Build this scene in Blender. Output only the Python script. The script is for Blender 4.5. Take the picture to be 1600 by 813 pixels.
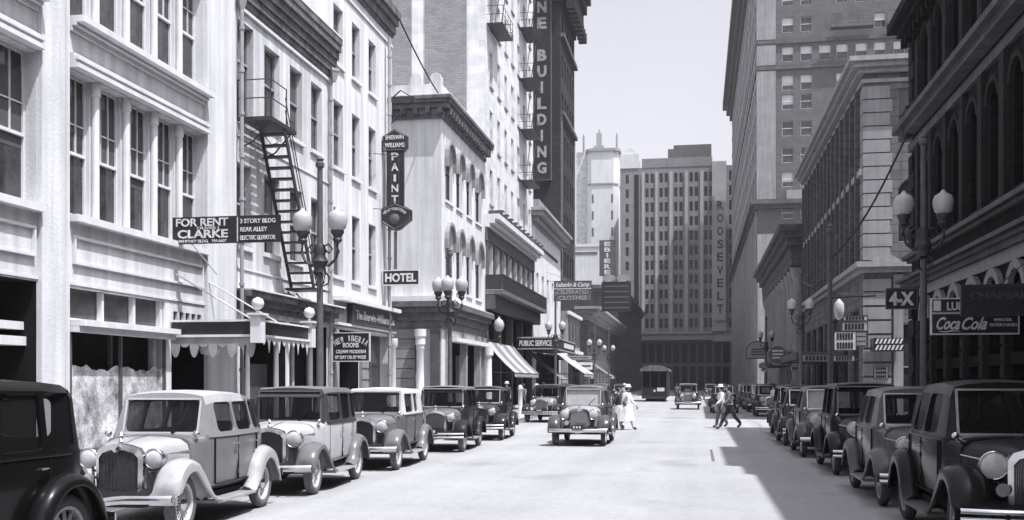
import bpy, bmesh, math, random
from mathutils import Vector, Matrix
random.seed(7)
PI = math.pi
R = math.radians
scene = bpy.context.scene
for o in list(bpy.data.objects): bpy.data.objects.remove(o)

# ------------------------------------------------------------------ camera
F = 1650.0; HOR = 598.0; CH = 1.85; VPX = 1090.0
YAW = math.atan((VPX-800)/F)
SN, CS = math.sin(YAW), math.cos(YAW)
cam = bpy.data.cameras.new('camera'); co = bpy.data.objects.new('camera', cam)
scene.collection.objects.link(co); scene.camera = co
cam.sensor_fit = 'HORIZONTAL'; cam.sensor_width = 36; cam.lens = 36*F/1600
cam.shift_y = (HOR-406.5)/1600; cam.clip_start = 0.1; cam.clip_end = 5000
co.location = (0, 0, CH); co.rotation_euler = (PI/2, 0, YAW)

# ------------------------------------------------------------------ light
SUN_EL, SUN_AZ = R(66), R(30)          # azimuth measured from +X towards -Y
sdir = Vector((math.cos(SUN_EL)*math.cos(SUN_AZ), -math.cos(SUN_EL)*math.sin(SUN_AZ), math.sin(SUN_EL)))
world = bpy.data.worlds.new('World'); scene.world = world; world.use_nodes = True
nt = world.node_tree; bg = nt.nodes['Background']
sky = nt.nodes.new('ShaderNodeTexSky'); sky.sky_type = 'NISHITA'; sky.sun_disc = False
sky.sun_elevation = SUN_EL; sky.sun_rotation = math.atan2(sdir.x, sdir.y); sky.dust_density = 3.0; sky.air_density = 1.0
hs = nt.nodes.new('ShaderNodeHueSaturation'); hs.inputs['Saturation'].default_value = 0.0
mxc = nt.nodes.new('ShaderNodeMix'); mxc.data_type = 'RGBA'; mxc.blend_type = 'MULTIPLY'; mxc.inputs[0].default_value = 1
mxc.inputs[7].default_value = (1.0, 1.0, 1.1, 1)
nt.links.new(sky.outputs[0], hs.inputs['Color']); nt.links.new(hs.outputs[0], mxc.inputs[6]); nt.links.new(mxc.outputs[2], bg.inputs[0])
bg.inputs[1].default_value = 0.15
sl = bpy.data.lights.new('sun', 'SUN'); sl.energy = 4.4; sl.angle = R(0.5); sl.color = (1.0, 1.0, 1.04)
so = bpy.data.objects.new('sun', sl); scene.collection.objects.link(so)
so.rotation_euler = sdir.to_track_quat('Z', 'Y').to_euler(); so.location = (20, -20, 60)
scene.view_settings.view_transform = 'Standard'; scene.view_settings.look = 'None'
scene.view_settings.exposure = 0.5; scene.view_settings.gamma = 1
scene.view_settings.use_curve_mapping = False
scene.render.engine = 'CYCLES'
scene.cycles.max_bounces = 6; scene.cycles.diffuse_bounces = 1; scene.cycles.volume_bounces = 0

XL, XR = -12.3, 7.7                     # building lines; kerbs below
KL, KR = -8.3, 4.75

# photograph measurements -> real positions on the two building lines
def T(px): return (px-800)/F
def LD(px, X): return X/(CS*T(px)-SN)
def LY(px, X=XL): return LD(px, X)*(CS+SN*T(px))
def LZ(px, py, X=XL): return CH+(HOR-py)*LD(px, X)/F
def DY(px, Y): return Y/(CS+SN*T(px))
def FX(px, Y): return DY(px, Y)*(CS*T(px)-SN)
def FZ(px, py, Y): return CH+(HOR-py)*DY(px, Y)/F

# ------------------------------------------------------------------ materials
def mat(name, v, rough=0.8, metal=0.0, var=0.12, scale=3.0, bump=0.0, bscale=40, streak=0.0, spec=0.5, brick=None, coat=0.0, obj=True, fine=0.0):
    m = bpy.data.materials.new(name); m.use_nodes = True
    n = m.node_tree.nodes; l = m.node_tree.links; b = n['Principled BSDF']
    b.inputs['Roughness'].default_value = rough; b.inputs['Metallic'].default_value = metal
    b.inputs['Specular IOR Level'].default_value = spec if (rough < .8 or spec != .5) else .12
    b.inputs['Coat Weight'].default_value = coat; b.inputs['Coat Roughness'].default_value = 0.06
    c = (v, v, v*1.015, 1)
    b.inputs['Base Color'].default_value = c
    tc = n.new('ShaderNodeTexCoord'); src = tc.outputs['Object']
    last = None
    def mul(prev, fac, lo, hi):
        mr = n.new('ShaderNodeMapRange'); mr.inputs[3].default_value = lo; mr.inputs[4].default_value = hi
        mr.inputs[1].default_value = .3; mr.inputs[2].default_value = .7
        l.new(fac, mr.inputs[0])
        mm = n.new('ShaderNodeMath'); mm.operation = 'MULTIPLY'
        if prev is None: mm.inputs[0].default_value = 1
        else: l.new(prev, mm.inputs[0])
        l.new(mr.outputs[0], mm.inputs[1]); return mm.outputs[0]
    if var:
        t = n.new('ShaderNodeTexNoise'); t.inputs['Scale'].default_value = scale; t.inputs['Detail'].default_value = 6; t.inputs['Roughness'].default_value = .65
        l.new(src, t.inputs['Vector']); last = mul(last, t.outputs[0], 1-var, 1+var)
    if streak:
        mp = n.new('ShaderNodeMapping'); mp.inputs['Scale'].default_value = (2.2, 2.2, .12)
        t = n.new('ShaderNodeTexNoise'); t.inputs['Scale'].default_value = 1.6; t.inputs['Detail'].default_value = 5
        l.new(src, mp.inputs['Vector']); l.new(mp.outputs[0], t.inputs['Vector']); last = mul(last, t.outputs[0], 1-streak, 1+streak*.4)
    if fine:
        t = n.new('ShaderNodeTexNoise'); t.inputs['Scale'].default_value = 24; t.inputs['Detail'].default_value = 4; t.inputs['Roughness'].default_value = .8
        l.new(src, t.inputs['Vector']); last = mul(last, t.outputs[0], 1-fine, 1+fine)
    if brick:
        bw, bh, dk = brick
        sx = n.new('ShaderNodeSeparateXYZ'); l.new(src, sx.inputs[0])
        ad = n.new('ShaderNodeMath'); ad.operation = 'ADD'; l.new(sx.outputs[0], ad.inputs[0]); l.new(sx.outputs[1], ad.inputs[1])
        cx = n.new('ShaderNodeCombineXYZ'); l.new(ad.outputs[0], cx.inputs[0]); l.new(sx.outputs[2], cx.inputs[1])
        t = n.new('ShaderNodeTexBrick'); t.inputs['Scale'].default_value = 1; t.inputs['Brick Width'].default_value = bw; t.inputs['Row Height'].default_value = bh
        t.inputs['Mortar Size'].default_value = bh*.09; t.inputs['Mortar Smooth'].default_value = .3
        t.inputs['Color1'].default_value = (1, 1, 1, 1); t.inputs['Color2'].default_value = (.78, .78, .78, 1); t.inputs['Mortar'].default_value = (dk, dk, dk, 1)
        l.new(cx.outputs[0], t.inputs['Vector'])
        mm = n.new('ShaderNodeMath'); mm.operation = 'MULTIPLY'; l.new(t.outputs[0], mm.inputs[0])
        if last is None: mm.inputs[1].default_value = 1
        else: l.new(last, mm.inputs[1])
        last = mm.outputs[0]
    if last is not None:
        vm = n.new('ShaderNodeVectorMath'); vm.operation = 'SCALE'; vm.inputs[0].default_value = c[:3]
        l.new(last, vm.inputs['Scale']); l.new(vm.outputs[0], b.inputs['Base Color'])
    if bump:
        t = n.new('ShaderNodeTexNoise'); t.inputs['Scale'].default_value = bscale; t.inputs['Detail'].default_value = 5
        l.new(src, t.inputs['Vector'])
        bp = n.new('ShaderNodeBump'); bp.inputs['Strength'].default_value = bump; bp.inputs['Distance'].default_value = .02
        l.new(t.outputs[0], bp.inputs['Height']); l.new(bp.outputs[0], b.inputs['Normal'])
    return m
M = {}
M['stucco'] = mat('white_stucco', .7, .9, var=.08, scale=.7, streak=.24, bump=.4, bscale=18, fine=.09)
M['stucco2'] = mat('old_plaster', .64, .9, var=.12, scale=.9, streak=.32, bump=.45, bscale=14, fine=.1)
M['trim'] = mat('white_trim', .7, .7, var=.08, streak=.1)
M['trimgrey'] = mat('grey_trim', .33, .8, var=.18, streak=.15)
M['darktrim'] = mat('dark_trim', .07, .7, var=.3, streak=.2)
M['sooty'] = mat('weathered_cornice', .15, .85, var=.35, scale=2, streak=.3)
M['whitestone'] = mat('white_stone', .72, .85, var=.1, scale=1.2, streak=.14, brick=(1.2, .5, .9))
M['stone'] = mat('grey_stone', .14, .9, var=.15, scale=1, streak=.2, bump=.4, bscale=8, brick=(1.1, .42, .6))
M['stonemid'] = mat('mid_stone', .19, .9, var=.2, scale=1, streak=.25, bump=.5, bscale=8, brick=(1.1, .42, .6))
M['stonelt'] = mat('light_stone', .29, .9, var=.12, scale=1, streak=.2, bump=.3, bscale=8)
M['rusticated'] = mat('rusticated_grey', .26, .9, var=.14, scale=2, streak=.1, bump=.5, bscale=12, fine=.1)
M['brickgrey'] = mat('grey_brick', .3, .95, var=.1, scale=1, fine=.16, brick=(.42, .14, .55))
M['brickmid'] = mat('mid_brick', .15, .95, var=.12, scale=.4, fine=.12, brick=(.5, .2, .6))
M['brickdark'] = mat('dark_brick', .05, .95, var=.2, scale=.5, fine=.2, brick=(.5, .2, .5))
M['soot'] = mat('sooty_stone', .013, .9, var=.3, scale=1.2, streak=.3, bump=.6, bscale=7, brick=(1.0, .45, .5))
M['hotelbrick'] = mat('hotel_brick', .25, .95, var=.12, scale=.4, fine=.12, brick=(.5, .2, .7))
M['hotelpier'] = mat('hotel_pier', .36, .95, var=.12, scale=.4, fine=.1)
M['hazestone'] = mat('pale_limestone', .62, .9, var=.08, scale=.3, streak=.1)
M['sootlt'] = mat('sooty_stone_dressing', .03, .9, var=.3, scale=1.5, streak=.3, bump=.5, bscale=8)
M['paleface'] = mat('pale_limestone_face', .36, .9, var=.15, scale=.5, streak=.2)
M['roofing'] = mat('tar_roof', .12, .95)
M['glass'] = mat('window_glass', .045, .12, var=.85, scale=1.1, spec=.6, fine=.3)
M['glassdk'] = mat('sooty_window_glass', .008, .2, var=.8, scale=1.1, spec=.4)
M['glassg'] = mat('dusty_glass', .09, .3, var=.5, scale=2, spec=.5, fine=.25)
M['glassw'] = mat('soaped_glass', .5, .6, var=.85, scale=2.3, streak=.25, fine=.5)
M['blind'] = mat('window_blind', .6, .8, var=.1)
M['blindg'] = mat('grey_window_blind', .1, .8, var=.15, fine=.1)
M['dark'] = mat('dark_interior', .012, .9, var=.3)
M['iron'] = mat('black_iron', .03, .55, var=.3, scale=6)
M['irongrey'] = mat('painted_steel_pole', .09, .6, var=.25, scale=5, streak=.2)
M['globe'] = mat('milk_glass_globe', .42, .25, var=.08, scale=5)
M['signblk'] = mat('black_sign_enamel', .02, .4, var=.3, scale=2)
M['signgrey'] = mat('grey_sign_enamel', .1, .5, var=.2, scale=2)
M['signwhite'] = mat('white_sign_paint', .62, .7, var=.22, scale=7, fine=.15)
M['wood'] = mat('brown_sign_board', .035, .5, var=.4, scale=1.5)
M['canvas'] = mat('white_canvas', .42, .9, var=.1, streak=.1)
M['canvasg'] = mat('grey_canvas', .2, .9, var=.15, streak=.1)
M['asphalt'] = mat('sun_bleached_road', .35, .95, var=.09, scale=.3, bump=.5, bscale=60, fine=.16)
def road_marks():
    m = M['asphalt']; n = m.node_tree.nodes; l = m.node_tree.links; b = n['Principled BSDF']
    prev = b.inputs['Base Color'].links[0].from_socket
    tc = n.new('ShaderNodeTexCoord'); cur = prev
    for sc, lo, hi, a, z in (((1.1, .03, 1), 0.9, 1.02, .35, .65), ((.5, .35, 1), .8, 1.0, .28, .42), ((7.0, 5.0, 1), .93, 1.02, .3, .6)):
        mp = n.new('ShaderNodeMapping'); mp.inputs['Scale'].default_value = sc
        t = n.new('ShaderNodeTexNoise'); t.inputs['Scale'].default_value = 1.0; t.inputs['Detail'].default_value = 5
        mr = n.new('ShaderNodeMapRange'); mr.inputs[1].default_value = a; mr.inputs[2].default_value = z; mr.inputs[3].default_value = lo; mr.inputs[4].default_value = hi
        vm = n.new('ShaderNodeVectorMath'); vm.operation = 'SCALE'
        l.new(tc.outputs['Object'], mp.inputs['Vector']); l.new(mp.outputs[0], t.inputs['Vector']); l.new(t.outputs[0], mr.inputs[0]); l.new(cur, vm.inputs[0]); l.new(mr.outputs[0], vm.inputs['Scale']); cur = vm.outputs[0]
    l.new(cur, b.inputs['Base Color'])
road_marks()
M['walk'] = mat('concrete_sidewalk', .36, .9, var=.1, scale=1, fine=.08, bump=.2)
M['kerb'] = mat('granite_kerb', .3, .9, var=.2, fine=.15)
M['ground'] = mat('ground', .3, .95)
M['tyre'] = mat('rubber', .06, .85, var=.3, scale=8)
M['tyredust'] = mat('dusty_rubber', .13, .9, var=.3, scale=9)
M['chrome'] = mat('nickel_plate', .6, .22, metal=1.0, var=.15, scale=6)
M['lens'] = mat('headlamp_lens', .5, .08, var=.15, scale=14, spec=.8)
M['wheelwhite'] = mat('cream_wheel_paint', .62, .5, var=.15, scale=9)
M['wheelgrey'] = mat('grey_wheel_paint', .25, .5, var=.15, scale=9)
M['grille'] = mat('radiator_core', .1, .5, metal=.5, var=.3, scale=20)
M['chassis'] = mat('chassis_black', .015, .8)
M['seatcl'] = mat('seat_cloth', .09, .95)
M['skin'] = mat('skin', .32, .6, var=.05)
M['clothwhite'] = mat('white_cotton', .75, .9, var=.1, scale=6)
M['clothdark'] = mat('dark_suit_wool', .06, .9, var=.2, scale=8)
M['clothgrey'] = mat('grey_wool', .16, .9, var=.2, scale=8)
M['clothprint'] = mat('pale_print_cotton', .45, .9, var=.35, scale=14)
M['leather'] = mat('black_leather', .02, .4)
def carpaint(v, gl=.3):
    k = 'paint_%.3f' % v
    if k not in M: M[k] = mat('dusty_car_paint_%d' % int(v*1000), v, gl, var=.14, scale=2.5, fine=.06, coat=.15, spec=.3 if v > .05 else .12)
    return M[k]
def glass_clear():
    m = bpy.data.materials.new('car_glass'); m.use_nodes = True
    n = m.node_tree.nodes; l = m.node_tree.links; b = n['Principled BSDF']; out = n['Material Output']
    b.inputs['Base Color'].default_value = (.03, .03, .03, 1); b.inputs['Roughness'].default_value = .12
    tr = n.new('ShaderNodeBsdfTransparent'); tr.inputs[0].default_value = (.45, .45, .46, 1)
    mx = n.new('ShaderNodeMixShader'); mx.inputs[0].default_value = .3
    l.new(tr.outputs[0], mx.inputs[1]); l.new(b.outputs[0], mx.inputs[2]); l.new(mx.outputs[0], out.inputs[0])
    return m
M['carglass'] = glass_clear()
M['glareglass'] = mat('glare_windscreen', .42, .35, var=.25, scale=3)  # pale base colour stands in for a bright reflection on the screen

# ------------------------------------------------------------------ helpers
col = scene.collection
def tag(o, label=None, cat=None, group=None, kind=None):
    if label: o['label'] = label
    if cat: o['category'] = cat
    if group: o['group'] = group
    if kind: o['kind'] = kind
    return o
def empty(name, loc=(0, 0, 0), rz=0, label=None, cat=None, group=None):
    o = bpy.data.objects.new(name, None); col.objects.link(o); o.location = loc; o.rotation_euler = (0, 0, rz)
    o.empty_display_size = .2
    return tag(o, label, cat, group)
def copy_tree(o, parent=None):
    c = o.copy(); col.objects.link(c)
    if parent: c.parent = parent
    for ch in o.children: copy_tree(ch, c)
    return c

class MB:
    def __init__(s): s.v = []; s.f = []; s.mi = []
    def add(s, vs, fs, mi=0):
        b = len(s.v); s.v += [tuple(p) for p in vs]; s.f += [tuple(b+i for i in f) for f in fs]; s.mi += [mi]*len(fs); return s
    def box(s, x0, x1, y0, y1, z0, z1, mi=0):
        x0, x1 = min(x0, x1), max(x0, x1); y0, y1 = min(y0, y1), max(y0, y1); z0, z1 = min(z0, z1), max(z0, z1)
        return s.add([(x0, y0, z0), (x1, y0, z0), (x1, y1, z0), (x0, y1, z0), (x0, y0, z1), (x1, y0, z1), (x1, y1, z1), (x0, y1, z1)],
                     [(0, 3, 2, 1), (4, 5, 6, 7), (0, 1, 5, 4), (1, 2, 6, 5), (2, 3, 7, 6), (3, 0, 4, 7)], mi)
    def quad(s, a, b, c, d, mi=0): return s.add([a, b, c, d], [(0, 1, 2, 3)], mi)
    def poly(s, pts, mi=0): return s.add(pts, [tuple(range(len(pts)))], mi)
    def extr(s, pts, axis, a, b, mi=0):
        """2-D outline pushed along an axis; pts are the other two coordinates in xyz order"""
        def P(p, t):
            return (t, p[0], p[1]) if axis == 0 else ((p[0], t, p[1]) if axis == 1 else (p[0], p[1], t))
        n = len(pts)
        return s.add([P(p, a) for p in pts]+[P(p, b) for p in pts],
                     [tuple(range(n))[::-1], tuple(range(n, 2*n))]+[(i, (i+1) % n, n+(i+1) % n, n+i) for i in range(n)], mi)
    def loft(s, secs, cap=True, closed=True, mi=0):
        n = len(secs[0]); vs = [p for q in secs for p in q]; fs = []
        for k in range(len(secs)-1):
            for i in range(n if closed else n-1):
                j = (i+1) % n; fs.append((k*n+i, k*n+j, (k+1)*n+j, (k+1)*n+i))
        if cap: fs.append(tuple(range(n))[::-1]); fs.append(tuple((len(secs)-1)*n+i for i in range(n)))
        return s.add(vs, fs, mi)
    def tube(s, a, b, r0, r1=None, n=8, mi=0):
        a = Vector(a); b = Vector(b); r1 = r0 if r1 is None else r1; d = (b-a)
        if d.length < 1e-6: return s
        q = d.to_track_quat('Z', 'Y')
        return s.loft([[tuple(p+q @ Vector((r*math.cos(2*PI*i/n), r*math.sin(2*PI*i/n), 0))) for i in range(n)] for p, r in ((a, r0), (b, r1))], mi=mi)
    def path(s, pts, r, n=6, mi=0):
        pts = [Vector(p) for p in pts]; secs = []
        rr = r if isinstance(r, (list, tuple)) else [r]*len(pts)
        up = Vector((0.01, 0.02, 1)).normalized()
        for i, p in enumerate(pts):
            d = (pts[min(i+1, len(pts)-1)]-pts[max(i-1, 0)]).normalized()
            a = d.cross(up)
            if a.length < .05: a = d.cross(Vector((1, 0, 0)))
            a.normalize(); b = d.cross(a).normalized()
            secs.append([tuple(p+rr[i]*(math.cos(2*PI*k/n)*a+math.sin(2*PI*k/n)*b)) for k in range(n)])
        return s.loft(secs, mi=mi)
    def lathe(s, prof, c=(0, 0, 0), axis='Z', n=16, mi=0):
        secs = []
        for r, h in prof:
            ring = []
            for i in range(n):
                a = 2*PI*i/n; x, y = r*math.cos(a), r*math.sin(a)
                ring.append({'Z': (c[0]+x, c[1]+y, c[2]+h), 'X': (c[0]+h, c[1]+x, c[2]+y), 'Y': (c[0]+x, c[1]+h, c[2]+y)}[axis])
            secs.append(ring)
        return s.loft(secs, mi=mi)
    def mesh(s, name, mats, smooth=None):
        me = bpy.data.meshes.new(name); me.from_pydata(s.v, [], s.f)
        for m in (mats if isinstance(mats, (list, tuple)) else [mats]): me.materials.append(m)
        for p, i in zip(me.polygons, s.mi): p.material_index = i
        bm = bmesh.new(); bm.from_mesh(me); bmesh.ops.recalc_face_normals(bm, faces=bm.faces); bm.to_mesh(me); bm.free()
        if smooth is not None:
            for p in me.polygons: p.use_smooth = True
            me.set_sharp_from_angle(angle=R(smooth))
        me.update(); return me
    def build(s, name, mats, parent=None, smooth=None, loc=(0, 0, 0), rot=(0, 0, 0)):
        o = bpy.data.objects.new(name, s.mesh(name, mats, smooth)); col.objects.link(o)
        o.location = loc; o.rotation_euler = rot
        if parent: o.parent = parent
        return o
def link(name, me, parent, loc=(0, 0, 0), rot=(0, 0, 0)):
    o = bpy.data.objects.new(name, me); col.objects.link(o); o.location = loc; o.rotation_euler = rot
    if parent: o.parent = parent
    return o
def pieces(mb, tol=.012):
    """separate the pieces of a mesh that do not touch each other"""
    isl = []; par = list(range(len(mb.v)))
    def find(i):
        while par[i] != i: par[i] = par[par[i]]; i = par[i]
        return i
    for f in mb.f:
        for i in f[1:]: par[find(i)] = find(f[0])
    g = {}
    for k, f in enumerate(mb.f): g.setdefault(find(f[0]), []).append(k)
    for fs in g.values():
        vi = {i for k in fs for i in mb.f[k]}
        lo = [min(mb.v[i][a] for i in vi) for a in range(3)]; hi = [max(mb.v[i][a] for i in vi) for a in range(3)]
        isl.append([lo, hi, fs])
    ch = True
    while ch:
        ch = False; out = []
        for it in isl:
            for q in out:
                if all(it[0][a] <= q[1][a]+tol and q[0][a] <= it[1][a]+tol for a in range(3)):
                    q[0] = [min(x, y) for x, y in zip(it[0], q[0])]; q[1] = [max(x, y) for x, y in zip(it[1], q[1])]; q[2] = q[2]+it[2]; ch = True; break
            else: out.append(it)
        isl = out
    res = []
    for lo, hi, fs in isl:
        n = MB(); mp = {}
        for k in fs:
            for i in mb.f[k]:
                if i not in mp: mp[i] = len(n.v); n.v.append(mb.v[i])
            n.f.append(tuple(mp[i] for i in mb.f[k])); n.mi.append(mb.mi[k])
        res.append(n)
    return res
WHOLE = {'wall', 'downpipe', 'window_hood', 'parapet', 'attic', 'rusticated_base', 'balcony_railing', 'penthouse', 'roof_house', 'lantern'}
def wbuild(mb, name, m, root, smooth=None):
    """mesh given in world coordinates, parented to an unrotated root"""
    if root and name not in WHOLE and len(mb.f) > 6:
        ps = pieces(mb)
        if 1 < len(ps) <= 100:
            for q in ps: o = wbuild_one(q, name, m, root, smooth)
            return o
    return wbuild_one(mb, name, m, root, smooth)
def wbuild_one(mb, name, m, root, smooth=None):
    o = mb.build(name, m, None, smooth)
    if root:
        o.parent = root; o.location = -Vector(root.location)
    return o

# writing: 3-D letters turned into a mesh
def text_mesh(txt, w=None, h=None, thick=.01, bold=.0, shear=0, spacing=1.0):
    c = bpy.data.curves.new('writing', 'FONT'); c.body = txt; c.size = 1; c.extrude = thick; c.offset = bold; c.shear = shear
    c.space_character = spacing; c.resolution_u = 3
    o = bpy.data.objects.new('writing', c); col.objects.link(o)
    dg = bpy.context.evaluated_depsgraph_get(); me = bpy.data.meshes.new_from_object(o.evaluated_get(dg))
    bpy.data.objects.remove(o)
    xs = [v.co.x for v in me.vertices]; ys = [v.co.y for v in me.vertices]
    x0, x1, y0, y1 = min(xs), max(xs), min(ys), max(ys)
    sx = w/(x1-x0) if w else None; sy = h/(y1-y0) if h else None
    if sx is None: sx = sy
    if sy is None: sy = sx
    for v in me.vertices: v.co.x = (v.co.x-(x0+x1)/2)*sx; v.co.y = (v.co.y-(y0+y1)/2)*sy
    return me
def put_text(parent, txt, cx, y, cz, w, h, m, rz=0, name='writing', thick=.012, bold=.0, shear=0, ry=0, spacing=1.0):
    """letters facing -Y (rz=0) in the parent's local frame"""
    me = text_mesh(txt, w, h, thick, bold, shear, spacing); me.materials.append(m)
    o = link(name, me, parent, (cx, y, cz)); o.rotation_euler = (Matrix.Rotation(rz, 4, 'Z') @ Matrix.Rotation(PI/2, 4, 'X') @ Matrix.Rotation(ry, 4, 'Z')).to_euler()
    return o

# ------------------------------------------------------------------ building kit
# a wall frame: s runs to the right as seen from outside, n points out of the wall
class Wall:
    def __init__(s, face, x0, x1, y0, y1):
        s.face = face
        if face == 'E': s.o, s.rz, s.L = (x1, y0), PI/2, y1-y0        # looks +X, s along +Y
        if face == 'W': s.o, s.rz, s.L = (x0, y1), -PI/2, y1-y0       # looks -X, s along -Y
        if face == 'S': s.o, s.rz, s.L = (x0, y0), 0, x1-x0           # looks -Y, s along +X
        if face == 'N': s.o, s.rz, s.L = (x1, y1), PI, x1-x0
    def P(s, a, n, z):
        c, q = math.cos(s.rz), math.sin(s.rz); y = -n
        return (s.o[0]+a*c-y*q, s.o[1]+a*q+y*c, z)
    def S(s, v):                       # world Y (or X) -> s
        return {'E': v-s.o[1], 'W': s.o[1]-v, 'S': v-s.o[0], 'N': s.o[0]-v}[s.face]
def wall_face(mb, W, z0, z1, ops, depth=.25, mi=0, deep=1):
    ss = sorted({0, W.L, *[round(o[0], 4) for o in ops], *[round(o[1], 4) for o in ops]})
    zs = sorted({z0, z1, *[round(o[2], 4) for o in ops], *[round(o[3], 4) for o in ops]})
    ss = [a for a in ss if 0 <= a <= W.L]; zs = [a for a in zs if z0 <= a <= z1]
    inside = lambda a, z: any(o[0] < a < o[1] and o[2] < z < o[3] for o in ops)
    for j in range(len(zs)-1):
        run = None
        for i in range(len(ss)-1):
            if inside((ss[i]+ss[i+1])/2, (zs[j]+zs[j+1])/2):
                if run is not None: mb.quad(W.P(run, 0, zs[j]), W.P(ss[i], 0, zs[j]), W.P(ss[i], 0, zs[j+1]), W.P(run, 0, zs[j+1]), mi); run = None
            elif run is None: run = ss[i]
        if run is not None: mb.quad(W.P(run, 0, zs[j]), W.P(W.L, 0, zs[j]), W.P(W.L, 0, zs[j+1]), W.P(run, 0, zs[j+1]), mi)
    for o in ops:
        a, b, c, d = o[:4]; dd = o[5] if len(o) > 5 else depth
        if len(o) > 4 and o[4]:
            r = (b-a)/2; m = (a+b)/2; n = 10
            arc = [(m-r*math.cos(PI*k/n), d-r+r*math.sin(PI*k/n)) for k in range(n+1)]
            h = n//2
            mb.poly([W.P(a, 0, d)]+[W.P(p[0], 0, p[1]) for p in arc[:h+1][::-1]], mi)
            mb.poly([W.P(b, 0, d)]+[W.P(p[0], 0, p[1]) for p in arc[h:]], mi)
            loop = [(a, c)]+arc+[(b, c)]
        else: loop = [(a, c), (a, d), (b, d), (b, c)]
        for k in range(len(loop)):
            p, q = loop[k], loop[(k+1) % len(loop)]
            mb.quad(W.P(p[0], 0, p[1]), W.P(q[0], 0, q[1]), W.P(q[0], -dd, q[1]), W.P(p[0], -dd, p[1]), deep if dd >= .6 else mi)  # deep reveals take the dark material, their shade is put into the colour
WC = {}
def win_meshes(w, h, style, arch=False, gl='glass', fm='trim'):
    """sash window: frame and glazing, local x right, y into the wall, z up"""
    key = (round(w, 2), round(h, 2), style, arch, gl, fm)
    if key in WC: return WC[key]
    fr = MB(); t = .05 if w > .6 else .035
    e = .004
    hh = h-w/2 if arch else h
    fr.box(e, t, -.0, .08, e, hh); fr.box(w-t, w-e, 0, .08, e, hh); fr.box(t, w-t, 0, .08, e, t*1.4)
    if arch:
        r = w/2; n = 10
        for k in range(n):
            a0, a1 = PI*k/n, PI*(k+1)/n
            p = [(r-(r-e)*math.cos(a0), hh+(r-e)*math.sin(a0)), (r-(r-e)*math.cos(a1), hh+(r-e)*math.sin(a1)),
                 (r-(r-t)*math.cos(a1), hh+(r-t)*math.sin(a1)), (r-(r-t)*math.cos(a0), hh+(r-t)*math.sin(a0))]
            fr.extr(p, 1, 0, .08)
    else: fr.box(t, w-t, 0, .08, h-t, h-e)
    style0, style = style, style.split('.')[0]
    if style in ('sash', 'lights', 'blind', 'half', 'halfg', 'lowg'):
        zm = h*(.52 if style != 'lights' else .45)
        fr.box(t, w-t, -.02, .06, zm-.03, zm+.03)
    if style == 'lights':
        for k in (1, 2): fr.box(t+(w-2*t)*k/3-.011, t+(w-2*t)*k/3+.011, .01, .05, h*.45+.03, h-t)
        fr.box(t, w-t, .012, .048, h*.66-.012, h*.66+.012); 
    if style == 'cross':
        fr.box(w/2-.03, w/2+.03, -.01, .06, t, hh); fr.box(t, w/2-.03, -.01, .06, h*.62, h*.62+.06); fr.box(w/2+.03, w-t, -.01, .06, h*.62, h*.62+.06)
    me = fr.mesh('window', M[fm])
    gm = MB()
    if arch:
        r = w/2; n = 12
        gm.poly([(.01, .05, .01), (.01, .05, hh)]+[(r-(r-.01)*math.cos(PI*k/n), .05, hh+(r-.01)*math.sin(PI*k/n)) for k in range(n+1)]+[(w-.01, .05, .01)])
    else: gm.quad((.01, .05, .01), (w-.01, .05, .01), (w-.01, .05, h-.01), (.01, .05, h-.01))
    ge = gm.mesh('pane', M[gl])
    bl = None
    if style in ('blind', 'half'):
        b = MB(); z0 = h*(.52 if style == 'half' else .35); b.quad((t, .042, z0), (w-t, .042, z0), (w-t, .042, h-t), (t, .042, h-t))
        bl = b.mesh('blind', M['blind'])
    if style in ('halfg', 'lowg'):
        b = MB(); z0 = h*(.62 if style == 'halfg' else .28); b.quad((t, .042, z0), (w-t, .042, z0), (w-t, .042, h-t*1.2), (t, .042, h-t*1.2)); bl = b.mesh('blind', M['blindg'])
    if style == 'lights':
        b = MB(); z0 = h*{'a': .47, 'b': .6, 'c': .36, 'd': .7}[style0[-1]] if '.' in style0 else h*.47; b.quad((t, .042, z0), (w-t, .042, z0), (w-t, .042, h*.86), (t, .042, h*.86))
        bl = b.mesh('blind', M['blindg'])
    WC[key] = (me, ge, bl); return WC[key]
def add_windows(root, W, ops, depth=.25, style='sash', gl='glass', fm='trim', sill=None, cap=100, styles=None):
    rl = Vector(root.location)
    extra = MB()
    for k, o in enumerate(ops):
        st = styles(k) if styles else style
        a, b, c, d = o[:4]; arch = bool(len(o) > 4 and o[4]); dd = o[5] if len(o) > 5 else depth
        if root.get('nwin', 0) >= cap:
            q = [W.P(a, -dd+.01, c), W.P(b, -dd+.01, c), W.P(b, -dd+.01, d), W.P(a, -dd+.01, d)]; extra.poly(q); continue
        root['nwin'] = root.get('nwin', 0)+1
        me, ge, bl = win_meshes(b-a, d-c, st, arch, gl, fm)
        loc = Vector(W.P(a, -dd+.09, c))-rl
        w = link('window', me, root, loc, (0, 0, W.rz))
        link('pane', ge, w)
        if bl: link('blind', bl, w)
        if sill:
            sm = MB(); sm.box(-.08, b-a+.08, -dd-.0+.0, -.01+.0, -.1, -.003)
            # sill sits in front of the opening
            sk = ('sill', round(b-a, 2), round(dd, 2), sill)
            if sk not in WC:
                sm = MB(); sm.box(-.08, b-a+.08, -(dd-.09)-.09, -.002-(dd-.09)+.0, -.12, -.004); WC[sk] = sm.mesh('sill', M[sill])
            link('sill', WC[sk], w)
    if extra.f:
        e = wbuild(extra, 'window', M[gl], root); tag(e, kind='stuff')
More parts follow.
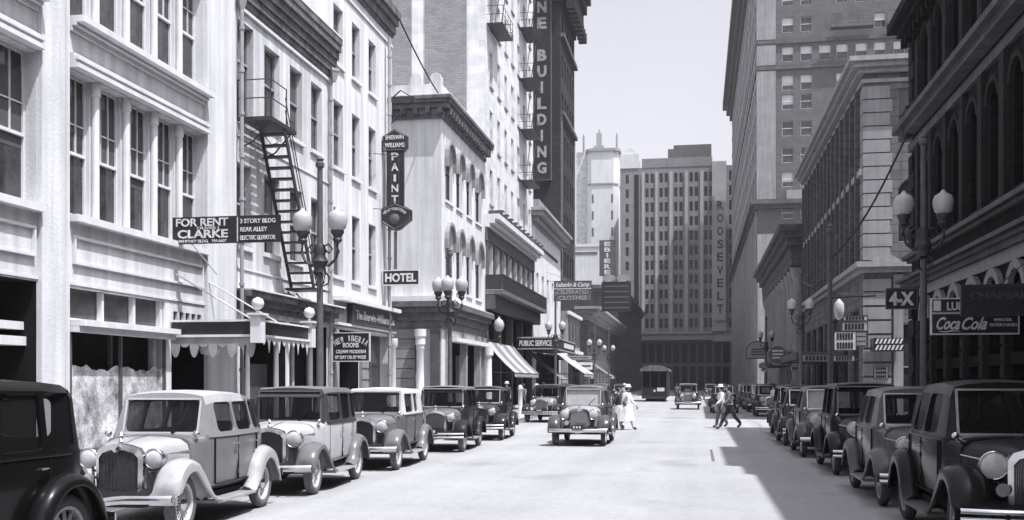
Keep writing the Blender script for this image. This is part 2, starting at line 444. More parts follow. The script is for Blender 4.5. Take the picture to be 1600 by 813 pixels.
def band(mb, x0, x1, y0, y1, z0, z1, faces, prof):
    """moulding along chosen faces; prof = [(zfrac0,zfrac1,projection)]; butt-jointed at the corners"""
    for f0, f1, p in prof:
        a, b = z0+(z1-z0)*f0, z0+(z1-z0)*f1
        pe = p if 'E' in faces else 0; pw = p if 'W' in faces else 0
        if 'S' in faces: mb.box(x0-pw, x1+pe, y0-p, y0-.002, a, b)
        if 'N' in faces: mb.box(x0-pw, x1+pe, y1+.002, y1+p, a, b)
        if 'E' in faces: mb.box(x1+.002, x1+p, y0-(0.002 if 'S' in faces else 0), y1, a, b)
        if 'W' in faces: mb.box(x0-p, x0-.002, y0-(0.002 if 'S' in faces else 0), y1, a, b)
CORN = [(0, .3, .25), (.3, .55, .45), (.55, .8, .75), (.8, 1, .95)]
def body(root, x0, x1, y0, y1, z1, m, ops, depth=.25, z0=0.0):
    mb = MB()
    for f in 'EWSN':
        wall_face(mb, Wall(f, x0, x1, y0, y1), z0, z1, ops.get(f, []), depth)
    mb.quad((x0, y0, z1), (x1, y0, z1), (x1, y1, z1), (x0, y1, z1))
    return wbuild(mb, 'wall', [m, M['dark']], root)
def grid_ops(W, s0, s1, n, w, zlist, h, arch=False):
    out = []
    for z in zlist:
        for k in range(n):
            c = s0+(s1-s0)*(k+.5)/n; out.append((c-w/2, c+w/2, z, z+h, arch))
    return out
# ------------------------------------------------------------------ ground
def sheet(name, x0, x1, y0, y1, z, m, cuts=1):
    return tag(MB().quad((x0, y0, z), (x1, y0, z), (x1, y1, z), (x0, y1, z)).build(name, M[m]), kind='structure')
sheet('ground', -1500, 1500, -1500, 1500, -.012, 'ground')
sheet('road', KL, KR, -60, 242, 0, 'asphalt')
sheet('side_street', -250, KL-.002, 43.4, 48.3, 0, 'asphalt')
sheet('side_street', KR+.002, 250, 42.6, 49.6, 0, 'asphalt')
sheet('side_street', -250, KL-.002, 108, 119, 0, 'asphalt')
sheet('side_street', KR+.002, 250, 116, 136, 0, 'asphalt')
def walk(x0, x1, y0, y1, kx):
    mb = MB(); mb.box(x0+(.16 if kx < 0 else 0), x1-(.16 if kx > 0 else 0), y0+.16, y1-.16, -.01, .13)
    tag(mb.build('sidewalk', M['walk']), kind='structure')
    k = MB()
    if kx > 0: k.box(x1-.158, x1, y0, y1, -.01, .14)
    else: k.box(x0, x0+.158, y0, y1, -.01, .14)
    k.box(x0+(.16 if kx < 0 else 0), x1-(.16 if kx > 0 else 0), y0, y0+.158, -.01, .14)
    k.box(x0+(.16 if kx < 0 else 0), x1-(.16 if kx > 0 else 0), y1-.158, y1, -.01, .14)
    tag(k.build('kerb', M['kerb']), kind='structure')
walk(-60, KL, -60, 43.4, 1); walk(-60, KL, 48.3, 108, 1); walk(-60, KL, 119, 238, 1)
walk(KR, 60, -60, 42.6, -1); walk(KR, 60, 49.6, 116, -1); walk(KR, 60, 136, 242, -1)
tag(MB().box(.33, .40, 25.2, 29.6, .003, .006).build('track_slot', M['sooty']), kind='structure')

# ------------------------------------------------------------------ left: office building with banks of windows
yA0, yA1 = 4.0, LY(368)
rt = empty('office_building', (XL, yA0, 0), 0, 'white plastered office building with banks of five tall windows, nearest on the left', 'building')
WA = Wall('E', -28, XL, yA0, yA1)
bays = [(LY(108), LY(318)), (LY(105)-8.1, LY(57)-.0), (4.3, LY(105)-9.2)]
opsA = []
lights = []
for b0, b1 in bays[:2]:
    s0, s1 = WA.S(b0), WA.S(b1)
    for z0, z1 in ((5.22, 8.1), (9.16, 12.2)):
        opsA.append((s0, s1, z0, z1, False, .33))
        n = 5; mw = .24; w = (s1-s0-mw*(n-1))/n
        for k in range(n): lights.append((s0+k*(w+mw), s0+k*(w+mw)+w, z0, z1, False, .33))
sA, sB = WA.S(bays[0][0]), WA.S(bays[0][1])
s255 = WA.S(LY(258))
opsA += [(sA, s255, .5, 3.0, False, .45), (sA, s255, 3.14, 3.76, False, .2), (s255+.3, WA.S(LY(316)), 3.14, 3.55, False, .1),
         (s255+.3, WA.S(LY(318))+.9, .2, 2.98, False, 1.6), (WA.S(bays[1][0]), WA.S(bays[1][1]), .5, 3.76, False, .9)]
body(rt, -28, XL, yA0, yA1, 14.2, M['stucco'], {'E': opsA})
add_windows(rt, WA, lights, styles=lambda k: 'lights.'+random.choice('aabcd'))
mb = MB()
for b0, b1 in bays[:2]:
    n = 5; mw = .24; w = (b1-b0-mw*(n-1))/n
    for z0, z1 in ((5.22, 8.1), (9.16, 12.2)):
        for k in range(1, n):
            c = b0+k*(w+mw)-mw/2
            mb.box(XL-.33, XL-.16, c-mw/2, c+mw/2, z0+.002, z1-.002)
            mb.lathe([(.085, 0), (.085, z1-z0-.3), (.11, z1-z0-.28), (.11, z1-z0-.01)], (XL-.1, c, z0+.003), 'Z', 12)
wbuild(mb, 'mullion', M['trim'], rt, 40)
mb = MB()
for y0, y1 in ((LY(57), LY(105)), (LY(318), LY(366))):
    mb.box(XL+.003, XL+.1, y0+.02, y1-.22, 0.14, 14.2); mb.box(XL+.003, XL+.07, y1-.17, y1-.02, .14, 14.2)
wbuild(mb, 'pilaster', M['stucco'], rt)
mb = MB()
for b0, b1 in bays[:2]:
    for z, prof in ((8.12, ((0, .09, .2), (.09, .16, .14), (.16, .23, .2), (.23, .3, .1))), (8.86, ((0, .1, .06), (.1, .16, .16), (.16, .29, .32))), (12.25, ((0, .1, .2), (.1, .3, .12)))):
        for a, b, p in prof: mb.box(XL+.002, XL+p, b0+.01, b1-.01, z+a+.002, z+b)
    mb.box(XL+.002, XL+.2, b0-.0, b1, 5.06, 5.2)
wbuild(mb, 'ledge', M['trim'], rt)
mb = MB()                         # panel frame over the shop front
for b0, b1 in bays[:2]:
    for z in (4.22, 4.74): mb.box(XL+.002, XL+.075, b0+.1, b1-.1, z, z+.05)
    for y in (b0+.1, b1-.15): mb.box(XL+.002, XL+.07, y, y+.05, 4.27, 4.74)
    mb.box(XL+.002, XL+.03, b0-.8, b1+.5, 3.8, 3.86)
wbuild(mb, 'panel_moulding', M['trim'], rt)
mb = MB(); mb.box(XL+.002, XL+.34, LY(108), LY(262), 2.98, 3.1); mb.box(XL+.002, XL+.22, LY(108), LY(262), 2.86, 2.975)
wbuild(mb, 'shopfront_ledge', M['trim'], rt)
def plank(Wl, a, b, c, d, n, name, m, root):
    mb = MB(); mb.quad(Wl.P(a, n, c), Wl.P(b, n, c), Wl.P(b, n, d), Wl.P(a, n, d)); return wbuild(mb, name, m, root)
mb = MB(); rr_ = random.Random(3); a_, b_ = LY(108)+.02, LY(258)-.02; top_ = [(a_+(b_-a_)*k/40, 2.15+.05*math.sin(k*.37)+.03*math.sin(k*1.1)+rr_.uniform(-.02, .02)) for k in range(41)]
mb.extr([(a_, .2)]+top_[:21]+[(top_[20][0], .2)], 0, XL-.06, XL-.045); mb.extr([(top_[20][0]+.002, .2)]+[(top_[20][0]+.002, top_[20][1]-.05)]+top_[21:]+[(b_, .2)], 0, XL-.06, XL-.045)
o = wbuild_one(mb, 'shop_display', M['glassw'], rt); tag(o, 'mottled pale display goods behind the shop window')
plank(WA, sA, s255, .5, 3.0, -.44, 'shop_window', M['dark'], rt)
mb = MB()
for f in (0, .49, .985): 
    y = LY(108)+(LY(258)-LY(108))*f; mb.box(XL-.3, XL-.22, y, y+.07, .5, 2.98); mb.box(XL-.04, XL+.02, y, y+.07, .2, 2.85)
mb.box(XL-.04, XL+.04, LY(108)+.01, LY(258)-.01, .16, .5)
wbuild(mb, 'shopfront_frame', M['irongrey'], rt)
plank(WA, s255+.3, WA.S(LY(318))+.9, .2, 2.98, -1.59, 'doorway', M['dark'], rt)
plank(WA, sA, s255, 3.14, 3.76, -.19, 'transom_pane', M['glassg'], rt)
mb = MB()
for f in (.0, .33, .66, .97): y = LY(108)+(LY(258)-LY(108))*f; mb.box(XL-.18, XL-.06, y, y+.08, 3.142, 3.758)
wbuild(mb, 'transom_frame', M['trim'], rt)
plank(WA, s255+.3, WA.S(LY(316)), 3.14, 3.55, -.09, 'vent_pane', M['glassg'], rt)
mb = MB()
for k in range(6): y = LY(258)+.33+(LY(316)-LY(258)-.36)*k/5; mb.box(XL-.08, XL+.02, y-.025, y+.025, 3.142, 3.548)
wbuild(mb, 'vent_grille', M['trim'], rt)
plank(WA, WA.S(bays[1][0]), WA.S(bays[1][1]), .5, 3.76, -.89, 'shop_window', M['glass'], rt)
mb = MB(); mb.box(XL-.75, XL-.2, bays[1][0]+.02, bays[1][1]-.02, 2.55, 2.72); mb.box(XL-.6, XL-.25, bays[1][0]+.02, bays[1][1]-.02, 2.85, 3.0)
wbuild(mb, 'shopfront_rail', M['trim'], rt)
# columns in the dark doorway
mb = MB()
for px in (352, 346): 
    pass
mb.box(XL-.2, XL-.08, LY(352)-3.6, LY(352)-3.45, .14, 2.96); wbuild(mb, 'door_post', M['trimgrey'], rt)

def downpipe(px, z0, z1, hop, label, n=.12, r=.055):
    y = LY(px); mb = MB(); mb.tube((XL+n, y, z0), (XL+n, y, z1), r)
    k = z0+.8
    while k < z1-.3: mb.tube((XL+n, y, k), (XL+n, y, k+.09), r+.022); k += 1.15
    root = tag(wbuild(mb, 'downpipe', M['trimgrey'], None, 40), label, 'downpipe')
    if hop:
        h = MB(); h.lathe([(r+.01, 0), (r+.03, .05), (.17, .32), (.2, .36), (.2, .45), (.16, .45)], (XL+.22, y, z1-.02), 'Z', 4)
        h.build('hopper', M['trimgrey'], root)
    return root
downpipe(366, .2, 11.9, True, 'pale rain pipe with a hopper head, between the first and second left buildings', .22)
downpipe(512, .2, 12.0, True, 'rain pipe with a hopper head, beside the three story building under its cornice end')
downpipe(601, .2, 15.6, False, 'thick rain pipe running the full height by the hotel sign', .2, .07)

# ------------------------------------------------------------------ left: three story building with the fire escape
yB0, yB1 = LY(368)+.005, LY(518)
rb = empty('plastered_building', (XL, yB0, 0), 0, 'white plastered building with a dark moulded cornice and an iron fire escape on its front', 'building')
WB = Wall('E', -26, XL, yB0, yB1)
up = [(WB.S(LY(a)), WB.S(LY(b)), 9.4, 11.6) for a, b in ((413, 437), (453, 472), (486, 503))]
door = [(WB.S(LY(371)), WB.S(LY(396)), 8.95, 11.75)]
lo = [(WB.S(LY(a)), WB.S(LY(b)), 5.6, 7.85) for a, b in ((370, 392), (413, 437), (453, 472), (486, 503))]
shopB = [(WB.S(yB0+.5), WB.S(LY(446)), .2, 3.7, False, 1.8), (WB.S(LY(452)), WB.S(yB1-.5), .5, 3.7, False, .8)]
body(rb, -26, XL, yB0, yB1, 13.5, M['stucco2'], {'E': up+door+lo+shopB})
add_windows(rb, WB, up+lo, sill='trim', fm='trimgrey', styles=lambda k: ('sash', 'lowg', 'sash', 'halfg')[k % 4]); add_windows(rb, WB, door, style='cross', fm='trimgrey')
mb = MB(); band(mb, -26, XL, yB0+.02, yB1-.02, 12.2, 13.5, 'E', [(0, .12, .08), (.12, .3, .14), (.3, .48, .2), (.48, .66, .28), (.66, .84, .36), (.84, 1, .4)])
wbuild(mb, 'cornice', M['sooty'], rb)
mb = MB(); mb.box(XL+.002, XL+.08, yB0+.02, yB1-.02, 12.02, 12.1); mb.box(XL+.002, XL+.42, yB0+.02, yB1-.02, 13.502, 13.56); wbuild(mb, 'string_moulding', M['trim'], rb)
mb = MB(); band(mb, -26, XL, yB0+.02, yB1-.03, 3.85, 4.42, 'E', [(0, .3, .12), (.3, .6, .28), (.6, .9, .45)])
wbuild(mb, 'shopfront_cornice', M['sooty'], rb)
mb = MB(); mb.box(XL+.002, XL+.52, yB0+.02, yB1-.03, 4.365, 4.41); wbuild(mb, 'cornice_flashing', M['trim'], rb)
mb = MB()
for z in (4.95, 8.55): mb.box(XL+.002, XL+.035, yB0+.02, yB1-.02, z, z+.05)
wbuild(mb, 'string_course', M['trim'], rb)
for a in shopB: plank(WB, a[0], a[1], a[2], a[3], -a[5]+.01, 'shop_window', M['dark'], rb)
for px, r in ((392, .09), (437, .09), (462, .08), (489, .12)):
    mb = MB(); mb.lathe([(r*1.4, 0), (r*1.4, .2), (r, .25), (r*.85, 3.2), (r*1.4, 3.3), (r*1.4, 3.5)], (XL-.12, LY(px), .16), 'Z', 12); wbuild(mb, 'shopfront_column', M['trimgrey'], rb, 40)
mb = MB(); mb.box(XL-.6, XL-.5, LY(405), LY(446)-.2, .2, 2.4); wbuild(mb, 'inner_door', M['darktrim'], rb)

# ------------------------------------------------------------------ left: paint shop and rooming house
yC0, yC1 = LY(518)+.005, LY(612)
rc = empty('rooming_house', (XL, yC0, 0), 0, 'tall white plastered building with three rows of narrow windows above the paint shop', 'building')
WCc = Wall('E', -26, XL, yC0, yC1)
cols = ((521, 536), (550, 562), (576, 587))
wc = [(WCc.S(LY(a)), WCc.S(LY(b)), z0, z1) for z0, z1 in ((12.9, 14.9), (9.3, 11.6), (5.55, 7.9)) for a, b in cols]
shopC = [(WCc.S(yC0+.45), WCc.S(LY(560)), .2, 3.7, False, .9), (WCc.S(LY(572)), WCc.S(LY(606)), .6, 3.7, False, .35)]
body(rc, -26, XL, yC0, yC1, 16.9, M['stucco'], {'E': wc+shopC})
add_windows(rc, WCc, wc, sill='trim', fm='trimgrey', styles=lambda k: ('halfg', 'sash', 'sash', 'lowg', 'sash')[k % 5])
mb = MB(); band(mb, -26, XL, yC0+.8, yC1, 15.9, 16.9, 'ES', [(0, .12, .12), (.12, .45, .25), (.45, .7, .45), (.7, 1, .6)])
mb2 = MB(); band(mb2, -26, XL, yC0+.02, yC1, 15.9, 16.9, 'E', [(0, .12, .1), (.12, .45, .18), (.45, .7, .3), (.7, 1, .4)]); wbuild(mb2, 'cornice', M['sooty'], rc)
mb = MB(); mb.box(XL+.002, XL+.06, yC0+.02, yC1, 15.5, 15.58); mb.box(XL+.002, XL+.38, yC0+.1, yC1+.1, 4.68, 4.82); mb.box(XL+.002, XL+.2, yC0+.1, yC1+.05, 3.84, 3.93); mb.box(XL+.002, XL+.1, yC0+.1, yC1, 3.72, 3.8)
wbuild(mb, 'moulding', M['trim'], rc)
mb = MB(); mb.box(XL+.002, XL+.04, yC0+.1, LY(541)-.02, 3.95, 4.66); wbuild(mb, 'fascia', M['trimgrey'], rc)
for a in shopC: plank(WCc, a[0], a[1], a[2], a[3], -a[5]+.01, 'shop_window', M['glass'], rc)
mb = MB(); mb.lathe([(.2, 0), (.2, .3), (.13, .36), (.12, 3.1), (.2, 3.2), (.2, 3.5)], (XL+.1, LY(614)-.35, .14), 'Z', 14); wbuild(mb, 'shopfront_column', M['trim'], rc, 40)
mb = MB(); mb.box(XL+.003, XL+.1, LY(561), LY(571), .14, 3.7)
for k in range(8): mb.box(XL+.1, XL+.13, LY(561), LY(571), .3+k*.42, .62+k*.42)
wbuild(mb, 'pier', M['rusticated'], rc)
mb = MB(); mb.box(XL+.003, XL+.14, yC0+.02, yC0+.4, .14, 3.7); wbuild(mb, 'pier', M['trimgrey'], rc)

# ------------------------------------------------------------------ left: corner hotel annex beyond the side street
yD0, yD1 = LY(690), LY(757)
rd = empty('corner_building', (XL, yD0, 0), 0, 'white three story corner building with hooded arched windows and a bracketed cornice', 'building')
WDe, WDs = Wall('E', -32, XL, yD0, yD1), Wall('S', -32, XL, yD0, yD1)
cD = ((696, 707), (713, 722), (729, 737), (743, 752))
wd = [(WDe.S(LY(a)), WDe.S(LY(b)), z0, z1, True) for z0, z1 in ((10.9, 13.75), (6.6, 9.7)) for a, b in cD]
shD = [(WDe.S(yD0+1.3), WDe.S(yD1-1.0), .3, 4.0, False, .7)]
body(rd, -32, XL, yD0, yD1, 16.0, M['stucco'], {'E': wd+shD})
add_windows(rd, WDe, wd, style='sash', sill='trim', fm='darktrim', gl='glassdk')
for o_ in wd:
    mb = MB(); a, b, c, d = o_[:4]; r = (b-a)/2; m = (a+b)/2; n = 8
    for k in range(n):
        a0, a1 = PI*k/n, PI*(k+1)/n
        pr = [(m-rr*math.cos(t), d-r+rr*math.sin(t)) for rr, t in ((r+.04, a0), (r+.04, a1), (r+.2, a1), (r+.2, a0))]
        vs = [WDe.P(p[0], nn, p[1]) for nn in (.002, .2) for p in pr]
        mb.add(vs, [(0, 1, 2, 3), (7, 6, 5, 4), (0, 4, 5, 1), (1, 5, 6, 2), (2, 6, 7, 3), (3, 7, 4, 0)])
    for q in (a-.2, b+.02):
        p0, p1 = WDe.P(q, .002, d-r-.45), WDe.P(q+.18, .2, d-r-.003); mb.box(p0[0], p1[0], p0[1], p1[1], p0[2], p1[2])
    wbuild(mb, 'window_hood', M['stonelt'], rd)
mb = MB(); band(mb, -32, XL, yD0, yD1-.02, 14.75, 15.75, 'ES', [(0, .2, .12), (.45, .7, .4), (.7, .85, .52), (.85, 1, .6)])
k = yD0
while k < yD1-.4: mb.box(XL+.13, XL+.45, k+.1, k+.32, 14.96, 15.2); k += .62
k = -31.
while k < XL: mb.box(k, k+.22, yD0-.45, yD0-.13, 14.96, 15.2); k += .62
wbuild(mb, 'cornice', M['sooty'], rd)
mb = MB(); mb.box(-32, XL+.6, yD0-.6, yD0-.02, 15.752, 15.8); mb.box(XL+.002, XL+.6, yD0-.018, yD1-.02, 15.752, 15.8)
mb.box(-32, XL, yD0-.0, yD0+.3, 16.0, 16.45); mb.box(XL-.3, XL, yD0+.302, yD1, 16.0, 16.45)
for x in (-15.2, -13.6, -12.6): mb.extr([(x-.3, 16.452), (x+.3, 16.452), (x+.3, 16.75), (x+.18, 16.95), (x, 17.02), (x-.18, 16.95), (x-.3, 16.75)], 1, yD0, yD0+.3)
wbuild(mb, 'parapet', M['stucco2'], rd)
mb = MB(); band(mb, -32, XL, yD0, yD1-.02, 4.5, 5.8, 'ES', [(0, .3, .1), (.3, .6, .2), (.6, .8, .42), (.8, 1, .6)]); wbuild(mb, 'base_cornice', M['sooty'], rd)
mb = MB(); mb.box(-32, XL+.55, yD0-.55, yD0-.003, 5.802, 6.05); mb.box(XL+.003, XL+.55, yD0-.0, yD1-.02, 5.802, 5.85); wbuild(mb, 'flashing', M['trim'], rd)
mb = MB()
for k in range(9): mb.box(-31, XL-1.3, yD0-.16, yD0-.003, .16+k*.48, .16+k*.48+.44)
mb.box(-31, XL-1.3, yD0-.1, yD0-.003, .14, 4.49)
wbuild(mb, 'rusticated_base', M['rusticated'], rd)
for x in (XL-.95, ):
    mb = MB(); mb.lathe([(.26, 0), (.26, .5), (.2, .58), (.17, 3.3), (.21, 3.36), (.2, 3.5), (.25, 3.56), (.24, 3.9), (.29, 3.95), (.29, 4.3)], (x, yD0-.45, .14), 'Z', 16); wbuild(mb, 'column', M['trim'], rd, 40)
mb = MB(); mb.box(XL-.5, XL-.05, yD0-.3, yD0-.003, .14, 4.4); wbuild(mb, 'pier', M['darktrim'], rd)
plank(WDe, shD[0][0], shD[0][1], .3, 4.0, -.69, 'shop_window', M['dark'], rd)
for y in (yD0+.9, yD0+4.6, yD0+8.2, yD1-.8):
    mb = MB(); mb.box(XL-.1, XL+.25, y-.15, y+.15, .14, 4.4); wbuild(mb, 'shopfront_pier', M['trimgrey'], rd)
mb = MB(); mb.box(XL+.002, XL+.5, yD0+1.2, yD1-1, 3.9, 4.1); wbuild(mb, 'shopfront_ledge', M['trim'], rd)
mb = MB(); mb.box(XL-.5, XL-.3, yD0+5.2, yD0+6.8, .3, 3.3); wbuild(mb, 'door_frame', M['trimgrey'], rd)
mb = MB(); mb.lathe([(.28, 0), (.28, .4), (.2, .5), (.18, 3.2), (.28, 3.3), (.28, 3.8)], (XL+.35, yD1-.5, .14), 'Z', 14); wbuild(mb, 'column', M['trim'], rd, 40)

# ------------------------------------------------------------------ left: tall white block with the balcony building at its foot
yE0, yE1 = LY(757)+.005, LY(833)
re_ = empty('tall_block', (XL, yE0, 0), 0, 'very tall white block with narrow window slits and grey brick side panels', 'building')
WE = Wall('E', -30, XL, yE0, yE1)
we = grid_ops(WE, .8, WE.L-.5, 7, .95, [12.6+3.55*k for k in range(10)], 2.1)
shE = [(.9, WE.L-.9, .3, 7.0, False, 1.4)]
winE2 = grid_ops(WE, .5, WE.L-.5, 8, 1.3, [8.0], 2.2)
body(re_, -30, XL, yE0, yE1, 50, M['whitestone'], {'E': we+winE2+shE})
add_windows(re_, WE, we, style='half', fm='trim', sill='trimgrey')
add_windows(re_, WE, winE2, style='blind', fm='trimgrey')
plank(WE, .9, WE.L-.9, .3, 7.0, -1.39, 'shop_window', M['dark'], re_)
mb = MB()
for a, b in ((FX(664, yE0), FX(729, yE0)), (FX(600, yE0)-2, FX(643, yE0))): mb.box(a, b, yE0-.06, yE0-.003, 12, 50)
wbuild(mb, 'brick_panel', M['brickgrey'], re_)
mb = MB()
for f0, f1 in ((9.95+.26, 11.0),): mb.box(XL+.003, XL+.14, yE0+.1, yE1-.1, f0, f1)
for k in range(9):
    s = .5+(WE.L-1.0)*k/8-.16; mb.box(XL+.003, XL+.14, yE0+s, yE0+s+.3, 8.0, 10.2)
wbuild(mb, 'grey_storey', M['brickmid'], re_)
mb = MB(); band(mb, -30, XL, yE0+.1, yE1-.1, 11.0, 11.75, 'E', [(0, .3, .3), (.3, .6, .6), (.6, 1, .85)]); wbuild(mb, 'lower_cornice', M['trim'], re_)
for k in range(11):
    y = yE0+.7+k*1.62; mb = MB(); mb.box(XL+.1, XL+.95, y, y+.12, 11.76, 12.05); mb.box(XL+.1, XL+.95, y+.2, y+.75, 12.02, 12.08); wbuild(mb, 'roof_bracket', M['darktrim'], re_)
mb = MB(); mb.box(XL+.003, XL+1.1, yE0+.2, yE1-.3, 7.05, 7.3); wbuild(mb, 'balcony_slab', M['sooty'], re_)
mb = MB(); mb.box(XL+1.02, XL+1.07, yE0+.2, yE1-.3, 7.32, 8.12); mb.box(XL+1.0, XL+1.1, yE0+.2, yE1-.3, 8.13, 8.22)
for k in range(60): y = yE0+.25+k*(yE1-yE0-.6)/59; mb.box(XL+1.071, XL+1.09, y-.03, y+.03, 7.33, 8.12)
mb.box(XL+.01, XL+1.0, yE0+.2, yE0+.25, 7.32, 8.2)
wbuild(mb, 'balcony_railing', M['iron'], re_)
mb = MB(); mb.box(XL+.003, XL+.6, yE0+.2, yE1-.2, 6.2, 7.03); wbuild(mb, 'shopfront_fascia', M['darktrim'], re_)
for k in range(5):
    y = yE0+.5+k*4.2; mb = MB(); mb.box(XL-.3, XL+.1, y-.25, y+.25, .14, 6.1); wbuild(mb, 'shopfront_pier', M['darktrim'], re_)

for (ya, zs_, lb) in ((yE0+12.0, range(1, 9), 'stack of iron fire balconies on the far half of the tall white block'), (yE0+.5, range(3, 9), 'stack of iron fire balconies on the near corner of the tall white block')):
    t = empty('fire_balcony', (XL, ya, 0), 0, lb, 'fire escape')
    for k in zs_:
        z = 12.45+3.55*k; q = MB(); q.box(.02, 1.0, 0, 3.4, z-.05, z); q.build('platform', M['iron'], t)
        q = MB()
        for h in (.5, 1.0): q.path([(.02, 0, z+h), (1.0, 0, z+h), (1.0, 3.4, z+h), (.02, 3.4, z+h)], .02, 4)
        for y_ in (0, .85, 1.7, 2.55, 3.4): q.tube((1.0, y_, z), (1.0, y_, z+1.0), .018, n=4)
        q.build('railing', M['iron'], t)
        q = MB(); q.tube((.4, .5, z), (.4, 2.9, z+3.5), .03, n=4); q.tube((.8, .5, z), (.8, 2.9, z+3.5), .03, n=4); q.build('ladder', M['iron'], t)

# ------------------------------------------------------------------ left: white low building
yF0, yF1 = yE1+.005, 95.5
rf = empty('white_low_building', (XL, yF0, 0), 0, 'white four story building with a stepped cornice below the dark brick tower', 'building')
WF = Wall('E', -30, XL, yF0, yF1)
wf = grid_ops(WF, .8, WF.L-1, 5, 1.1, [8.4], 2.0)+[(1.5, WF.L-1.5, .3, 4.2, False, 1.2)]
body(rf, -30, XL, yF0, yF1, 15.0, M['stucco'], {'E': wf}); add_windows(rf, WF, wf[:-1], style='half')
plank(WF, 1.5, WF.L-1.5, .3, 4.2, -1.19, 'shop_window', M['dark'], rf)
mb = MB(); band(mb, -30, XL, yF0, yF1, 13.9, 15.0, 'ES', [(0, .2, .15), (.2, .5, .5), (.5, .8, .9), (.8, 1, 1.1)]); wbuild(mb, 'cornice', M['trimgrey'], rf)
mb = MB(); mb.box(-20, XL, yF0+3, yF1, 15.0, 16.3); wbuild(mb, 'attic', M['stonelt'], rf)
mb = MB()
for k in range(12): mb.box(XL+.003, XL+.12, yF0+5+k*.75, yF0+5.25+k*.75, 12.4, 12.65)
wbuild(mb, 'wall_anchor', M['darktrim'], rf)

# ------------------------------------------------------------------ left: dark brick tower that carries the vertical sign
yG0, yG1 = yF1+.005, 106.5
rg = empty('brick_tower', (XL, yG0, 0), 0, 'dark brick office tower with an overhanging bracketed top cornice and tall vertical sign', 'building')
WG = Wall('E', -34, XL, yG0, yG1); WGs = Wall('S', -34, XL, yG0, yG1)
wg = grid_ops(WG, .4, WG.L-.4, 5, 1.15, [12+3.6*k for k in range(7)], 2.1)
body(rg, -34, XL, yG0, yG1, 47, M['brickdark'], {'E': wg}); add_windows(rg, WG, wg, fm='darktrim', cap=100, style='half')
mb = MB(); band(mb, -34, XL, yG0, yG1, 36.5, 41, 'ES', [(0, .1, .2), (.1, .3, .5), (.3, .55, .95), (.55, .75, 1.3), (.75, 1, 1.7)])
for k in range(9): mb.box(XL+.5, XL+1.3, yG0+.2+k*1.25, yG0+.7+k*1.25, 36.0, 36.94)
wbuild(mb, 'cornice', M['brickdark'], rg)
mb = MB()
for z in (11.0, 26.3, 33.4): mb.box(XL+.003, XL+.35, yG0+.1, yG1, z, z+.35)
for y in (yG0+.02, yG1-.9): mb.box(XL+.003, XL+.1, y, y+.85, 11.4, 26.2)
wbuild(mb, 'string_course', M['brickmid'], rg)
mb = MB(); mb.box(XL+.004, XL+.6, yG0+.3, yG1-.3, .14, 8.4)
wbuild(mb, 'bay_front', M['stonelt'], rg)
for k in range(4):
    for z in (5.4,): 
        mb = MB(); mb.box(XL+.602, XL+.66, yG0+.9+k*2.5, yG0+2.6+k*2.5, z, z+2.2); wbuild(mb, 'bay_window', M['glassg'], rg)
mb = MB(); mb.box(XL+.61, XL+.95, yG0+.2, yG1-.2, 4.6, 4.9); mb.box(XL+.61, XL+.85, yG0+.2, yG1-.2, 8.1, 8.4); wbuild(mb, 'bay_ledge', M['trim'], rg)
mb = MB(); mb.box(XL+.602, XL+.7, yG0+.8, yG1-.8, .3, 3.9); wbuild(mb, 'shop_window', M['dark'], rg)

# ------------------------------------------------------------------ left: lower corner block further on
yH0, yH1 = 120.5, 165
rh = empty('columned_corner_block', (XL, yH0, 0), 0, 'low grey corner block with tall windows and a heavy dark cornice, past the dark tower', 'building')
WH = Wall('E', -40, XL, yH0, yH1); WHs = Wall('S', -40, XL, yH0, yH1)
wh = grid_ops(WH, 1, WH.L-1, 14, 1.5, [4.6], 3.2)+grid_ops(WH, 1, WH.L-1, 9, 3.6, [.3], 3.2)
whs = grid_ops(WHs, 0, WHs.L-.6, 11, 1.2, [4.6], 3.4)
body(rh, -40, XL, yH0, yH1, 10.4, M['stone'], {'E': wh, 'S': whs}); add_windows(rh, WH, wh, fm='trimgrey'); add_windows(rh, WHs, whs, fm='trimgrey')
mb = MB(); band(mb, -40, XL, yH0, yH1, 9.0, 10.5, 'ES', [(0, .2, .2), (.2, .5, .6), (.5, .8, 1.1), (.8, 1, 1.5)]); wbuild(mb, 'cornice', M['trimgrey'], rh)
rh2 = empty('shop_row', (XL, 166, 0), 0, 'soot dark four story row of shops on the left just before the big hotel', 'building')
W2 = Wall('E', -26, XL, 166, 236); w2 = grid_ops(W2, 1, W2.L-1, 14, 1.8, [.4, 5, 9, 13], 2.6)
body(rh2, -26, XL, 166, 236, 17, M['stone'], {'E': w2}); add_windows(rh2, W2, w2, fm='trimgrey')
mb = MB(); band(mb, -26, XL, 166, 236, 16, 17.2, 'ES', [(0, .5, .4), (.5, 1, .8)]); wbuild(mb, 'cornice', M['sooty'], rh2)

# ------------------------------------------------------------------ far: hotel closing the street, pale towers behind
yJ = 246.0
jx = lambda px: FX(px, yJ)
rj = empty('grand_hotel', (jx(1056), yJ, 0), 0, 'huge grey hotel with dark window columns closing off the end of the street', 'building')
x0, x1 = jx(969), jx(1146)
WJ = Wall('S', x0, x1, yJ, yJ+30)
zs = [14.5+3.35*k for k in range(11)]
wj = []
for c, w in ((980, 5),) : wj += [(WJ.S(jx(c-w/2)), WJ.S(jx(c+w/2)), z, z+2.0) for z in zs]
for c in (1015, 1037, 1060, 1084, 1107):
    for dx in (-4, 4): wj += [(WJ.S(jx(c+dx-2.6)), WJ.S(jx(c+dx+2.6)), z, z+2.15) for z in zs]
wj += [(WJ.S(jx(1139.5)), WJ.S(jx(1143)), z, z+2.3) for z in zs]
body(rj, x0, x1, yJ, yJ+30, 51.5, M['hotelbrick'], {'S': wj}, depth=.4)
